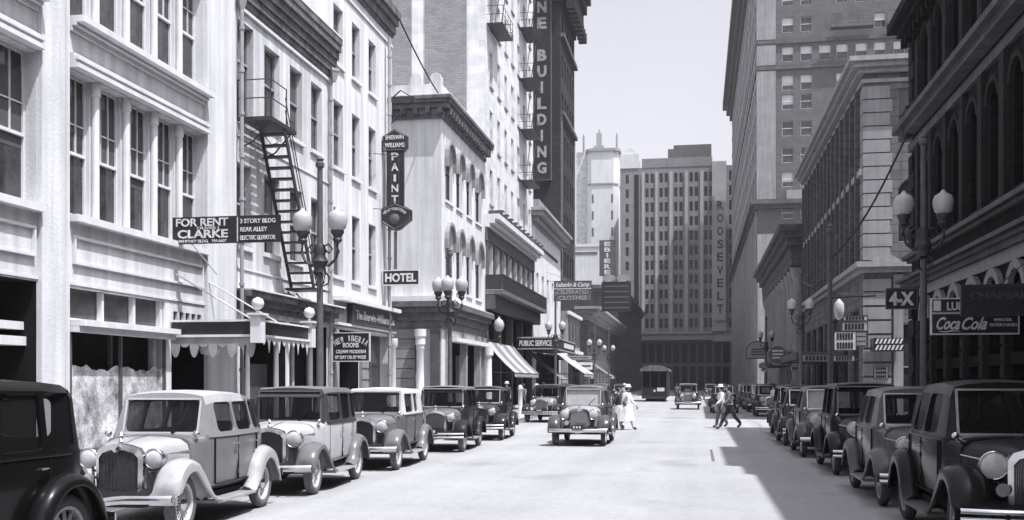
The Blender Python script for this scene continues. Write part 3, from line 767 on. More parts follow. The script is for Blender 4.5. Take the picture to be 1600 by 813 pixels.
add_windows(rj, WJ, wj, depth=.4, fm='darktrim', cap=100, gl='glassdk', styles=lambda k: random.choice(('sash', 'sash', 'halfg', 'sash')))
mb = MB()
for a, b in ((1024, 1028), (1046, 1051), (1070, 1075), (1094, 1099), (1003, 1007)): mb.box(jx(a), jx(b), yJ-.3, yJ-.003, 13, 50.4)
wbuild(mb, 'pier', M['hotelpier'], rj); mb = MB()
mb.box(jx(1112.5), jx(1135), yJ-.5, yJ-.003, 13.6, 52.4)
wbuild(mb, 'pier', M['hotelpier'], rj)
mb = MB(); mb.box(jx(991), jx(998), yJ-.08, yJ-.003, 13, 50.0); wbuild(mb, 'light_shaft', M['dark'], rj)
mb = MB(); mb.box(jx(1003), jx(1113), yJ-.1, yJ+12, 51.502, 53.6); wbuild(mb, 'attic', M['hotelbrick'], rj)
mb = MB(); mb.box(jx(1043), jx(1112), yJ+3, yJ+14, 53.7, 56.3); mb.box(jx(1052), jx(1112), yJ+3.2, yJ+13, 56.302, 57.2); wbuild(mb, 'penthouse', M['stone'], rj)
mb = MB(); mb.box(x0-1, jx(1112), yJ-2.6, yJ-.5, 11.6, 12.9); mb.box(x0-1, jx(1112), yJ-3.0, yJ-.4, 12.902, 13.5); mb.box(jx(1112)+.1, jx(1150), yJ-2.4, yJ-.5, 11.2, 12.6); wbuild(mb, 'entrance_canopy', M['trimgrey'], rj)
mb = MB(); mb.box(x0, x1, yJ-.2, yJ-.003, .2, 10.9); wbuild(mb, 'ground_floor', M['dark'], rj)
for k in range(14):
    mb = MB(); xx = x0+.5+k*(x1-x0-1.5)/13; mb.box(xx, xx+.5, yJ-.6, yJ-.21, .2, 10.9); wbuild(mb, 'pier', M['stone'], rj)
mb = MB(); mb.box(x0, x1, yJ-.5, yJ-.21, 5.6, 6.3); wbuild(mb, 'spandrel', M['sooty'], rj)
mb = MB(); c = jx(982); mb.box(jx(969), jx(998), yJ-.2, yJ+10, 51.502, 54.8)
for k in range(6): 
    a = k/5.; mb.box(jx(971+a*10), jx(996-a*8), yJ+.5, yJ+9, 54.802+k*.25, 54.8+(k+1)*.25)
wbuild(mb, 'roof_house', M['hazestone'], rj)
# vertical name sign on its corner
sg = empty('vertical_hotel_sign', (jx(1125), yJ-1.2, 16), 0, 'pale vertical sign with dark letters high on the corner of the big hotel', 'sign')
mb = MB(); mb.box(-1.25, 1.25, -.15, .45, 0, 29.5); mb.box(-.2, .2, .451, .69, 3, 3.4); mb.box(-.2, .2, .451, .69, 26, 26.4); mb.build('sign_board', M['hotelpier'], sg)
for k, ch in enumerate('ROOSEVELT'): put_text(sg, ch, 0, -.17, 26.2-k*2.95, 1.4, 2.0, M['signblk'], bold=.03)
# pale towers
yI = 275.0; ix = lambda px: FX(px, yI)
ri = empty('pale_tower', (ix(941), yI, 0), 0, 'sun bleached pale tower with rounded front and small rooftop lantern, left of the hotel', 'building')
zt = FZ(941, 238, yI)
a, b = ix(918), ix(966)
mb = MB(); n = 12
pts = [(a, yI), (a+1.1, yI-.9), (a+1.1, yI-1.2), (b-1.1, yI-1.2), (b-1.1, yI-.9), (b, yI), (b, yI+14), (a, yI+14)]
mb.extr(pts, 2, 0, zt); ow = wbuild(mb, 'wall', M['hazestone'], ri, 30)
mb = MB(); mb.extr([(x-(.5 if x < (a+b)/2 else -.5), y-.5) for x, y in pts[:-2]]+[(b+.5, yI+14.5), (a-.5, yI+14.5)], 2, zt+.003, zt+.7)
mb.extr([(x, y-.25) for x, y in pts[:-2]]+[(b+.3, yI+14.2), (a-.3, yI+14.2)], 2, FZ(941, 290, yI), FZ(941, 290, yI)+.4); wbuild(mb, 'cornice', M['stonelt'], ri)
mb = MB(); mb.box(ix(930), ix(938), yI+3, yI+5, zt+2.2, zt+5.8); mb.box(ix(926), ix(942), yI+2, yI+6, zt+.7, zt+2.2); mb.box(ix(933), ix(935), yI+3.6, yI+4.4, zt+5.8, zt+6.8); wbuild(mb, 'lantern', M['trimgrey'], ri)
for px in (911, 963):
    mb = MB(); mb.box(ix(px-1.3), ix(px+1.3), yI+1, yI+2, zt+.72, zt+4.6); mb.tube((ix(px), yI+1.5, zt+4.6), (ix(px), yI+1.5, zt+5.2), .12); wbuild(mb, 'finial', M['stonelt'], ri)
for k in range(9):
    for px in (927, 957):
        mb = MB(); z = FZ(941, 305+k*26, yI); mb.box(ix(px-1.4), ix(px+1.4), yI-1.25, yI-1.1, z-2.2, z); wbuild(mb, 'window', M['glassg'], ri)
mb = MB(); mb.box(ix(899), ix(917.5), yI+2, yI+16, 0, zt+.6); wbuild(mb, 'side_wing', M['whitestone'], ri)
r2 = empty('pale_block', (ix(920), yI-30, 0), 0, 'pale blank walled block with a flat roof below the rounded tower', 'building')
Y2 = yI-30; a, b = FX(884, Y2), FX(940, Y2)
mb = MB(); mb.box(a, b, Y2, Y2+12, 0, FZ(910, 386, Y2)); mb.box(a-.2, b+.2, Y2-.2, Y2+12.2, FZ(910, 386, Y2)+.003, FZ(910, 384, Y2)+.4); wbuild(mb, 'wall', M['hazestone'], r2)
mb = MB(); mb.box(a+1, b-1, Y2-.1, Y2-.003, FZ(910, 398, Y2), FZ(910, 394, Y2)); wbuild(mb, 'string_course', M['brickmid'], r2)

# ------------------------------------------------------------------ right: near building in shade
yK0, yK1 = -14.0, 40.5; HK = 15.1
rk = empty('arcaded_building', (XR, yK1, 0), 0, 'dark sooty stone building with rows of round arched windows, nearest on the right', 'building')
WK = Wall('W', XR, 34, yK0, yK1); WKn = Wall('N', XR, 34, yK0, yK1)
pit = 2.1; nK = int((yK1-yK0-1.6)/pit)
sK = [1.6+pit*(k+.5) for k in range(nK)]
k0 = [(s-.62, s+.62, 2.6, 4.62, True, .5) for s in sK]
k0s = [(s-.62, s+.62, .4, 2.3, False, .5) for s in sK]
k1 = [(s-.5, s+.5, 6.7, 9.75, True, .45) for s in sK]
k2 = [(s-.5, s+.5, 11.5, 14.0, True, .45) for s in sK]
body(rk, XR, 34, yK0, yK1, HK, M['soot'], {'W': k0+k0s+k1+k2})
add_windows(rk, WK, k1+k2, depth=.45, fm='darktrim', cap=64, style='cross', gl='glassdk'); add_windows(rk, WK, k0, depth=.5, fm='darktrim', cap=90, gl='glassdk'); add_windows(rk, WK, k0s, depth=.5, fm='darktrim', cap=100, style='none', gl='glassdk')
mb = MB()
band(mb, XR, 34, yK0, yK1, 6.2, 6.45, 'WN', [(0, .4, .15), (.4, 1, .3)]); band(mb, XR, 34, yK0, yK1, 5.2, 5.6, 'WN', [(0, .4, .2), (.4, .7, .35), (.7, 1, .5)])
band(mb, XR, 34, yK0, yK1, 10.25, 11.2, 'WN', [(0, .3, .12), (.55, .8, .4), (.8, 1, .6)])
wbuild(mb, 'string_course', M['stone'], rk)
mb = MB(); band(mb, XR, 34, yK0, yK1, 14.3, HK, 'WN', [(0, .3, .2), (.3, .6, .45), (.6, 1, .75)])
k = yK0+.2
while k < yK1: mb.box(XR-.42, XR-.2, k, k+.25, 14.0, 14.29); k += .7
wbuild(mb, 'cornice', M['soot'], rk)
mb = MB()
mb.box(XR-.62, XR-.1, 20.3, 27.4, HK+.003, HK+1.65); mb.box(XR-.62, XR-.1, 18.3, 20.297, HK+.003, HK+.8); mb.box(XR-.62, XR-.1, 12.5, 15.5, HK+.003, HK+.3)
wbuild(mb, 'parapet', M['soot'], rk)
mb = MB()
for s in sK:       # arch rings and piers stand proud of the wall
    for (zc, r0, r1, p) in ((4.0, .64, .86, .14), (9.25, .52, .68, .12), (13.5, .52, .68, .12)):
        n = 8
        for q in range(n):
            a0, a1 = PI*q/n, PI*(q+1)/n
            pr = [(s-rr*math.cos(t), zc+rr*math.sin(t)) for rr, t in ((r0, a0), (r0, a1), (r1, a1), (r1, a0))]
            vs = [WK.P(x[0], nn, x[1]) for nn in (.002, p) for x in pr]
            mb.add(vs, [(0, 1, 2, 3), (7, 6, 5, 4), (0, 4, 5, 1), (1, 5, 6, 2), (2, 6, 7, 3), (3, 7, 4, 0)])
for q_ in pieces(mb): wbuild_one(q_, 'arch_ring', M['stonelt'] if q_.v[0][2] < 5 else M['sootlt'], rk)
for k in range(nK+1):
    s = 1.6+pit*k; y = yK1-s
    for z0, z1 in ((6.5, 10.2), (11.25, 13.9)): wbuild_one(MB().box(XR-.16, XR-.002, y-.22, y+.22, z0, z1), 'pilaster', M['sootlt'], rk)
    mb = MB()
    mb.box(XR-.08, XR-.002, y-.2, y+.2, .14, 4.04)
    for j in range(9): mb.box(XR-.13, XR-.079, y-.2, y+.2, .3+j*.42, .66+j*.42)
    wbuild_one(mb, 'pier', M['sootlt'], rk)
    if k < nK:
        ym = yK1-(s+pit/2); wbuild_one(MB().box(XR-.06, XR-.002, ym-pit/2+.002, ym+pit/2-.002, 4.87, 5.198), 'frieze', M['stonelt'], rk)
mb = MB()
for j in range(22):
    if not (9.9 < .2+j*.66 < 11.2 or 4.2 < .2+j*.66 < 6.4): mb.box(XR-.12, XR-.002, yK1-(.9 if j % 2 else .6), yK1+.0, .2+j*.66, .8+j*.66)
wbuild(mb, 'quoin', M['sootlt'], rk)

# ------------------------------------------------------------------ right: stone corner building past the side street
yL0, yL1 = 51.7, 79.7; HL = 17.0
rl = empty('quoined_corner_building', (XR, yL0, 0), 0, 'grey stone corner building with banded quoins facing the side street on the right', 'building')
WL = Wall('W', XR, 36, yL0, yL1); WLs = Wall('S', XR, 36, yL0, yL1)
lx = lambda px: FX(px, yL0)-XR
lw = grid_ops(WL, .8, WL.L-1.2, 14, .95, [8.2, 12.2], 2.7)
lg = grid_ops(WL, .8, WL.L-1.2, 7, 2.9, [.4], 5.0)
ls = [(lx(1403)+5.2*k, lx(1403)+1.35+5.2*k, z, z+2.6) for k in range(4) for z in (13.0, )]+[(lx(1403)+5.2*k, lx(1403)+1.35+5.2*k, 8.4, 11.4, True) for k in range(4)]+[(lx(1413)-.1+5.2*k, lx(1413)+3+5.2*k, .4, 4.6) for k in range(4)]
body(rl, XR, 36, yL0, yL1, HL, M['stonemid'], {'W': lw+lg, 'S': ls}); add_windows(rl, WL, lw+lg, fm='darktrim', gl='glassdk', styles=lambda k: random.choice(('sash', 'halfg', 'sash'))); add_windows(rl, WLs, ls, fm='trimgrey')
mb = MB(); band(mb, XR, 36, yL0, yL1, 15.9, HL, 'WS', [(0, .15, .12), (.4, .6, .3), (.6, .8, .55), (.8, 1, .75)]); wbuild(mb, 'cornice', M['trimgrey'], rl)
mb = MB(); band(mb, XR, 36, yL0, yL1, 7.0, 7.5, 'WS', [(0, .5, .2), (.5, 1, .4)]); band(mb, XR, 36, yL0, yL1, 11.6, 11.9, 'W', [(0, 1, .2)]); wbuild(mb, 'string_course', M['trimgrey'], rl)
mb = MB()
for j in range(13): mb.box(XR-.05, XR+lx(1394)-(.0 if j % 2 else .1), yL0-.05, yL0-.003, 7.6+j*.63, 7.6+j*.63+.57)
for j in range(13): mb.box(XR-.05, XR-.003, yL0, yL0+(1.2 if j % 2 else .85), 7.6+j*.63, 7.6+j*.63+.57)
for j in range(10): mb.box(XR-.05, XR+lx(1392), yL0-.07, yL0-.003, .2+j*.66, .2+j*.66+.56)
wbuild(mb, 'quoin', M['stonelt'], rl)
mb = MB()
for k in range(15): s = .8+(WL.L-2.0)*k/14; y = yL1-s; mb.box(XR-.25, XR-.003, y-.2, y+.2, 7.55, 15.8)
wbuild(mb, 'pilaster', M['stone'], rl)
mb = MB(); mb.extr([(XR+.2, 7.502), (XR+1.6, 7.502), (XR+.9, 7.95)], 1, yL0-.4, yL0-.004); mb.extr([(XR+4.9, 7.502), (XR+7.5, 7.502), (XR+6.2, 8.2)], 1, yL0-.4, yL0-.004); wbuild(mb, 'pediment', M['trimgrey'], rl)
mb = MB(); mb.box(XR+lx(1396), XR+lx(1411), yL0-.1, yL0-.003, .14, 6.9); wbuild(mb, 'pier', M['stonelt'], rl)

# ------------------------------------------------------------------ right: columned bank, and the tall block
yM0, yM1 = yL1+.005, 114.5
rm = empty('columned_bank', (XR, yM0, 0), 0, 'low bank with a long row of tall columns and a deep cornice', 'building')
WM = Wall('W', XR, 32, yM0, yM1)
wm = grid_ops(WM, .8, WM.L-.8, 11, 1.9, [.6], 9.2)
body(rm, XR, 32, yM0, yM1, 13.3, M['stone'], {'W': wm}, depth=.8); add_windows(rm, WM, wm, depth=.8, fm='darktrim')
for k in range(12):
    y = yM0+.8+(yM1-yM0-1.6)*k/11; mb = MB(); mb.lathe([(.62, 0), (.62, .3), (.5, .4), (.48, 3), (.4, 9.3), (.52, 9.5), (.6, 9.9), (.66, 10.2)], (XR-.35, y, .14), 'Z', 14); wbuild(mb, 'column', M['stonelt'], rm, 40)
mb = MB(); band(mb, XR, 32, yM0+.8, yM1, 10.4, 13.3, 'WS', [(0, .25, .95), (.25, .5, 1.0), (.5, .7, 1.3), (.7, .85, 1.6), (.85, 1, 1.9)]); wbuild(mb, 'entablature', M['stone'], rm)
yN0, yN1 = 139.5, 240; HN = 64
rn = empty('tall_brick_block', (XR, yN0, 0), 0, 'very tall grey brick block with white half drawn blinds in its upper windows, right side', 'building')
WN = Wall('W', XR, 44, yN0, yN1); WNs = Wall('S', XR, 44, yN0, yN1)
nx = lambda px: FX(px, yN0)-XR
ns = []; stl = []
for j, z in enumerate([FZ(1300, y, yN0) for y in (290, 252, 210, 168, 138, 93, 47, 5, -40, -85)]):
    for i, px in enumerate((1222, 1251, 1280, 1307, 1337, 1366, 1396, 1424, 1453)):
        if i == 2 and j != 5: continue
        ns.append((nx(px), nx(px+18), z, z+1.9)); stl.append('half' if (j == 5 or (j == 4 and i in (1, 3)) or random.random() < .25) else ('blind' if random.random() < .5 else 'sash'))
ns += [(nx(px), nx(px+18), FZ(1300, 340, yN0), FZ(1300, 322, yN0)) for px in (1222, 1251, 1280, 1307)]; stl += ['sash', 'sash', 'half', 'sash']
nw = grid_ops(WN, 1.5, WN.L-1.5, 22, 1.5, [27+3.7*k for k in range(9)]+[12.5, 16.5, 20.5], 2.1)
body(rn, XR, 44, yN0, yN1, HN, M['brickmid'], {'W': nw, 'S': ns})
add_windows(rn, WNs, ns, fm='trim', styles=lambda k: stl[k]); add_windows(rn, WN, nw, fm='trim', cap=100)
mb = MB(); band(mb, XR, 44, yN0, yN1, 24.2, 25.2, 'WS', [(0, .5, .5), (.5, 1, 1.0)]); band(mb, XR, 44, yN0, yN1, HN-4, HN, 'WS', [(0, .3, .7), (.3, .6, 1.4), (.6, 1, 2.2)])
band(mb, XR, 44, yN0, yN1, 42.0, 42.5, 'WS', [(0, 1, .25)]); band(mb, XR, 44, yN0, yN1, 45.3, 45.8, 'WS', [(0, 1, .25)])
for px in (1297, 1383): mb.box(XR+nx(px), XR+nx(px+66), yN0-1.6, yN0-.3, 46.6, 47.0); mb.box(XR+nx(px), XR+nx(px+66), yN0-1.6, yN0-1.5, 47.002, 48.4)
wbuild(mb, 'string_course', M['stone'], rn)
mb = MB(); mb.box(XR-.2, XR+nx(1212), yN0-.2, yN0-.003, 25.4, 41.9); mb.box(XR-.2, XR+nx(1212), yN0-.2, yN0-.003, 42.6, 45.2); mb.box(XR-.2, XR+nx(1212), yN0-.2, yN0-.003, 45.9, HN-4.1)
mb.box(XR-.12, XR+nx(1230), yN0-.15, yN0-.003, .2, 21); wbuild(mb, 'corner_strip', M['stonelt'], rn)
mb = MB()
for k in range(23): y = yN1-1.5-(yN1-yN0-3)*k/22; mb.box(XR-.15, XR-.003, y-.7, y+.7, 25.3, HN-4.1); mb.box(XR-.3, XR-.003, y-.6, y+.6, .2, 24.1)
wbuild(mb, 'pilaster', M['paleface'], rn)
mb = MB()
for k in range(9): mb.box(XR-.2, XR-.003, yN0+.1, yN1, 29.6+3.7*k, 30.3+3.7*k)
wbuild(mb, 'floor_band', M['paleface'], rn)
mb = MB(); mb.box(XR+nx(1228), XR+nx(1256), yN0-.9, yN0-.3, 25.25, 26.4); mb.box(XR+nx(1290), XR+nx(1330), yN0-.9, yN0-.3, 25.25, 26.4); wbuild(mb, 'balustrade', M['stonelt'], rn)

# ------------------------------------------------------------------ cars
def rrect(a0, a1, b0, b1, r, n=4):
    pts = []
    for cx, cy, st in ((a1-r, b1-r, 0), (a0+r, b1-r, 90), (a0+r, b0+r, 180), (a1-r, b0+r, 270)):
        for k in range(n+1): t = R(st+90*k/n); pts.append((cx+r*math.cos(t), cy+r*math.sin(t)))
    return pts
def modded(o, mods):
    dg = bpy.context.evaluated_depsgraph_get(); dg.update()
    me = bpy.data.meshes.new_from_object(o.evaluated_get(dg)); o.modifiers.clear(); o.data = me; return o
def make_car(name, label, P, group=None, cat='car'):
    """local axes: nose points to -Y, x sideways, z up; P holds the style and colours"""
    g = lambda k, d: P.get(k, d)
    st = g('style', 'round'); H = g('H', 1.76); belt = g('belt', 1.14); slant = R(g('slant', 14)); wr = g('wr', .365)
    af, ar = 1.4, -g('wb2', 1.38); tr = .71
    body_c, up_c, roof_c, hood_c, fen_c = g('body', .1), g('upper', g('body', .1)), g('roof', .1), g('hood', g('body', .1)), g('fender', .03)
    root = empty(name, (0, 0, 0), 0, label, cat, group)
    V = lambda u, v, z: (v, -u, z)
    uw = g('uw', .42); uh = g('uh', .78); rear = g('rear', -1.85)
    def sec(u, ws, wm, wt, zr, low=False, ss=0., zb=.40, bl=None):
        b = bl or belt
        if low: hp = [(0, zb), (ws*.85, zb), (ws, zb+.08), (wm, .8), (wm, b-.07), (wm-.03, b-.015), (wm*.86, b+.01), (wm*.72, b+.022), (wm*.5, b+.032), (wm*.25, b+.038), (0, b+.04)]
        else:
            rd = .11 if st == 'round' else .06
            hp = [(0, zb), (ws*.85, zb), (ws, zb+.08), (wm, .8), (wm, b), (wm-.015, b+.03), (wt+.012, zr-rd-.05), (wt-.035, zr-rd*.45), (wt*.72, zr-.022), (wt*.35, zr-.004), (0, zr)]
        full = [(v, z) for v, z in hp]+[(-v, z) for v, z in hp[-2:0:-1]]
        return [V(u-max(0, z-b)*math.tan(ss), v, z) for v, z in full]
    mb = MB()
    if st == 'round':
        secs = [sec(uh, .56, .57, 0, 0, True, bl=belt-.02), sec(uw+.012, .66, .655, 0, 0, True), sec(uw, .66, .66, .56, H-.035, ss=slant), sec(uw-.22, .68, .70, .585, H-.008, ss=slant*.8), sec(-.3, .70, .735, .60, H, ss=slant*.2),
                sec(-1.0, .69, .73, .59, H-.02), sec(-1.42, .66, .69, .55, H-.07), sec(-1.7, .6, .62, .47, H-.17, ss=.12), sec(rear, .5, .5, .34, H-.33, ss=.3)]
    else:
        secs = [sec(uh, .54, .55, 0, 0, True, bl=belt-.02), sec(uw+.012, .64, .65, 0, 0, True), sec(uw, .65, .66, .60, H-.03, ss=slant), sec(uw-.15, .67, .69, .615, H-.008, ss=slant), sec(-.3, .69, .71, .625, H),
                sec(-1.2, .68, .71, .62, H-.012), sec(-1.55, .66, .68, .60, H-.04), sec(rear+.1, .6, .64, .55, H-.09), sec(rear, .54, .58, .49, H-.16)]
    mb.loft(secs)
    o = mb.build('body', [carpaint(body_c), carpaint(up_c), carpaint(roof_c, g('roofrough', .45))], root)  # roof paint mostly paler than the body, sun from above put into colour
    so_ = o.modifiers.new('s', 'SOLIDIFY'); so_.thickness = .035; so_.offset = -1
    # openings
    zt = H-.165 if st == 'round' else H-.14; zb_ = belt+.045
    cm = MB()
    wins = g('wins', [(uw-.3, -.43), (-.5, -1.12), (-1.2, -1.58)] if st == 'round' else [(uw-.16, -.44), (-.52, -1.12), (-1.2, -1.66)])
    rr_ = .075 if st == 'round' else .045
    for a, b in wins: cm.extr([(-p[0], p[1]) for p in rrect(b, a, zb_, zt, rr_)], 0, -1, 1)
    cw = .50 if st == 'round' else .545
    cm.extr([(p[0], p[1]) for p in rrect(-cw, cw, zb_+.01, zt+.035, rr_)], 1, -(uw+.12), -(uw-.22))
    cm.extr([(p[0], p[1]) for p in rrect(-.28, .28, zb_+.08, zt-.06, .07)], 1, -(-1.62), -(rear-.2))
    c_ = cm.build('cutter', M['chassis'])
    bo = o.modifiers.new('b', 'BOOLEAN'); bo.operation = 'DIFFERENCE'; bo.object = c_; bo.solver = 'EXACT'
    modded(o, None); bpy.data.objects.remove(c_)
    me = o.data
    for p in me.polygons:
        z = p.center.z
        p.material_index = 0 if z < belt+.01 or p.center.y < -(uw+.005) else (2 if z > H-.15 and abs(p.normal.z) > .35 else 1); p.use_smooth = True
    me.set_sharp_from_angle(angle=R(38))
    # glass
    gm = MB(); s = math.tan(slant)
    gm.quad(V(uw-.03-(zb_-belt)*s, -cw-.02, zb_), V(uw-.03-(zb_-belt)*s, cw+.02, zb_), V(uw-.03-(zt+.04-belt)*s, cw+.02, zt+.04), V(uw-.03-(zt+.04-belt)*s, -cw-.02, zt+.04))
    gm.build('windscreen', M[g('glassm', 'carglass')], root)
    for sd in (-1, 1):
        for k, (a, b) in enumerate(wins):
            q = MB(); wl = (.70 if st == 'round' else .675); wh = (.60 if st == 'round' else .62)
            if k == 2: wl -= .035; wh -= .035
            q.quad(V(a+.02, sd*(wl-.02), zb_-.02), V(b-.02, sd*(wl-.02), zb_-.02), V(b-.02, sd*(wh-.02), zt+.02), V(a+.02, sd*(wh-.02), zt+.02)); q.build('side_window', M['carglass'], root)
    q = MB(); fr = .03
    for (x0, x1, z0, z1) in ((-cw-.03, -cw, zb_, zt+.05), (cw, cw+.03, zb_, zt+.05), (-cw-.03, cw+.03, zt+.036, zt+.06), (-cw-.03, cw+.03, zb_-.02, zb_+.012)):
        q.loft([[V(uw+e-(z0-belt)*s, x0, z0), V(uw+e-(z0-belt)*s, x1, z0), V(uw+e-(z1-belt)*s, x1, z1), V(uw+e-(z1-belt)*s, x0, z1)] for e in (.014, .028)])
    q.build('windscreen_frame', M[g('wframe', 'chrome')] if isinstance(g('wframe', 'chrome'), str) else carpaint(g('wframe', .1)), root)
    # interior
    q = MB(); q.loft([[V(-.25, v, z) for v, z in ((-.55, .5), (.55, .5), (.55, 1.02), (-.55, 1.02))], [V(-.42, v, z) for v, z in ((-.55, .5), (.55, .5), (.52, 1.12), (-.52, 1.12))]]); q.box(-.55, .55, -.25, .28, .45, .62)
    q.build('front_seat', M['seatcl'], root)
    q = MB(); q.box(-.55, .55, 1.25, 1.5, .5, 1.15); q.build('rear_seat', M['seatcl'], root)
    q = MB(); n = 18; c0 = Vector(V(.02, .33, 1.12)); e1 = Vector((1, 0, 0)); e2 = Vector((0, math.sin(R(28)), math.cos(R(28)))).normalized()
    q.path([c0+.19*(math.cos(2*PI*k/n)*e1+math.sin(2*PI*k/n)*e2) for k in range(n+1)], .014, 6); q.tube(c0, c0+Vector((0, -.4, -.35)), .02)
    for a in (0, 2*PI/3, 4*PI/3): q.tube(c0, c0+.19*(math.cos(a)*e1+math.sin(a)*e2), .009, n=5)
    q.build('steering_wheel', M['leather'], root)
    # hood
    ur_ = g('ur', 1.52)
    def hs(u, w, zt_, zb2=.55): 
        hp = [(w*.96, zb2), (w, zb2+.12), (w, zt_-.2), (w*.95, zt_-.1), (w*.78, zt_-.035), (w*.42, zt_-.008), (0, zt_)]
        return [V(u, v, z) for v, z in hp]+[V(u, -v, z) for v, z in hp[-2::-1]]
    zf = g('zrad', 1.1)
    q = MB(); q.loft([hs(uh+.012, .565, belt+.02), hs((uh+ur_)/2, .45, (belt+zf)/2+.015), hs(ur_-.05, .31, zf-.02)])
    hd = q.build('hood', [carpaint(hood_c, .3)], root, 40)
    for sd in (-1, 1):
        q = MB()
        for k in range(g('louv', 14)):
            u = uh+.12+k*.04; w = .565-(u-uh)*.345+.004
            q.box(sd*(w-.004), sd*(w+.006), -u-.012, -u+.006, .68, .92)
        q.build('hood_louvre', [carpaint(hood_c)], hd)
        q = MB(); q.path([V(uh+.015, sd*.573, belt-.16), V(ur_-.06, sd*.318, zf-.17)], .009, 6); q.build('hood_hinge', M['chrome'], hd)
    q = MB(); q.path([V(uh, 0, belt+.026), V((uh+ur_)/2, 0, (belt+zf)/2+.02), V(ur_-.03, 0, zf-.012)], .008, 5); q.build('hood_hinge', M['chrome'], hd)
    # radiator shell and grille
    vt = .12 if st == 'round' else .03
    outer = [(-.22, .42), (-.29, .5), (-.3, .8), (-.3, zf-.13), (-.25, zf-.05), (-.13, zf-.01), (0, zf+.012), (.13, zf-.01), (.25, zf-.05), (.3, zf-.13), (.3, .8), (.29, .5), (.22, .42)]
    inner = [(-.18, .47), (-.245, .53), (-.25, .8), (-.25, zf-.17), (-.2, zf-.11), (-.1, zf-.075), (0, zf-.06), (.1, zf-.075), (.2, zf-.11), (.25, zf-.17), (.25, .8), (.245, .53), (.18, .47)]
    q = MB(); n = len(outer)
    ro = lambda p, e: V(ur_+e+vt*(1-abs(p[0])/.3)*.5+.0, p[0], p[1])
    q.add([ro(p, -.06) for p in outer]+[ro(p, .03) for p in outer]+[ro(p, .045) for p in inner]+[ro(p, 0) for p in inner],
          [(i, (i+1) % n, n+(i+1) % n, n+i) for i in range(n)]+[(n+i, n+(i+1) % n, 2*n+(i+1) % n, 2*n+i) for i in range(n)]+[(2*n+i, 2*n+(i+1) % n, 3*n+(i+1) % n, 3*n+i) for i in range(n)])
    rs = q.build('radiator_shell', M['chrome'] if g('chromerad', True) else carpaint(hood_c), root, 40)
    q = MB(); q.poly([ro(p, .004) for p in inner]); q.build('grille', M[g('grillem', 'grille')], rs)
    q = MB()
    for k in range(25):
        x = -.24+.48*k/24; a = abs(x)
        zt2 = zf-.065-.05*(a/.1 if a < .1 else 1)-(.03 if a > .15 else 0)-(.05 if a > .2 else 0)
        q.box(x-.0035, x+.0035, ro((x, 0), .0)[1]-.018, ro((x, 0), .0)[1]-.005, .49, zt2)
    q.build('grille_bar', M['chrome'] if g('bars', True) else M['grille'], rs)
    q = MB(); q.lathe([(.03, 0), (.035, .03), (.02, .05), (.012, .09), (.03, .1), (.004, .14)], V(ur_-.02, 0, zf+.005), 'Z', 10); q.build('radiator_cap', M['chrome'], rs)
    # fenders
    def fender(nm, path, vin, vout, skirt=.1, crown=.05):
        secs = []
        for i, (u, z) in enumerate(path):
            a = path[max(i-1, 0)]; b = path[min(i+1, len(path)-1)]; t = Vector((b[0]-a[0], b[1]-a[1])).normalized(); nn = (-t.y, t.x)
            if nn[1] < 0 and abs(nn[1]) > .3: nn = (t.y, -t.x)
            nn = (t.y, -t.x) if (t.y*1+0) > 0 and False else nn
            vi = vin[i] if isinstance(vin, list) else vin; sk_ = skirt*max(.12, min(1, (z-.33)/.3))
            w = vout-vi
            prof = [(vi, -.10*sk_/skirt), (vi+.02, -.02), (vi+w*.2, crown*.45), (vi+w*.5, crown), (vi+w*.78, crown*.6), (vout-.01, -.0), (vout+.003, -sk_*.5), (vout, -sk_), (vout-.02, -sk_-.004)]
            secs.append([(u+nn[0]*d, v, z+nn[1]*d) for v, d in prof])
        for sd in (-1, 1):
            q = MB(); q.loft([[V(p[0], sd*p[1], p[2]) for p in s_] for s_ in secs], cap=False, closed=False)
            f = q.build(nm, carpaint(fen_c, .25), root, 50)
            m_ = f.modifiers.new('s', 'SOLIDIFY'); m_.thickness = .012; modded(f, None); f.data.set_sharp_from_angle(angle=R(50))
            for p in f.data.polygons: p.use_smooth = True
    ft = g('ftop', .0); rf = wr+.08
    # travel from the rear of the front fender forward: normals computed on the outside
    fp = []
    for a in range(2, 118, 11): fp.append((af+(rf+.02)*math.cos(R(a)), wr+.01+(rf+ft)*math.sin(R(a))))
    fp += [(af-.34, .70), (af-.48, .56), (af-.61, .43), (af-.74, .345), (af-.9, .325)]
    fender('front_fender', fp, [.54]*8+[.56, .6, .62]+[.64]*(len(fp)-11), .885, .10 if st == 'round' else .05, .045)
    rp = [(ar+.72, .325), (ar+.60, .335), (ar+.53, .40)]+[(ar+(rf+.02)*math.cos(R(a)), wr+.01+(rf+ft)*math.sin(R(a))) for a in range(14, 196, 14)]
    fender('rear_fender', rp[::-1], .62, .885, .13 if st == 'round' else .07, .06)
    for sd in (-1, 1):
        q = MB(); q.box(sd*.6, sd*.885, -(af-.78), -(ar+.62), .285, .32)
        for k in range(5): q.box(sd*(.68+k*.04), sd*(.69+k*.04), -(af-.82), -(ar+.64), .321, .327)
        q.build('running_board', carpaint(g('board', .1), .6), root)
    q = MB(); q.box(-.5, .5, -1.5, 1.85, .34, .5); q.box(-.66, .66, -.7, 1.8, .33, .40); q.loft([[V(1.5, v, z) for v, z in ((-.5, .38), (.5, .38), (.5, .56), (-.5, .56))], [V(1.82, v, z) for v, z in ((-.46, .36), (.46, .36), (.46, .42), (-.46, .42))]])
    q.tube((-.62, -af, wr), (.62, -af, wr), .035); q.tube((-.62, -ar, wr), (.62, -ar, wr), .05); q.build('chassis', M['chassis'], root)
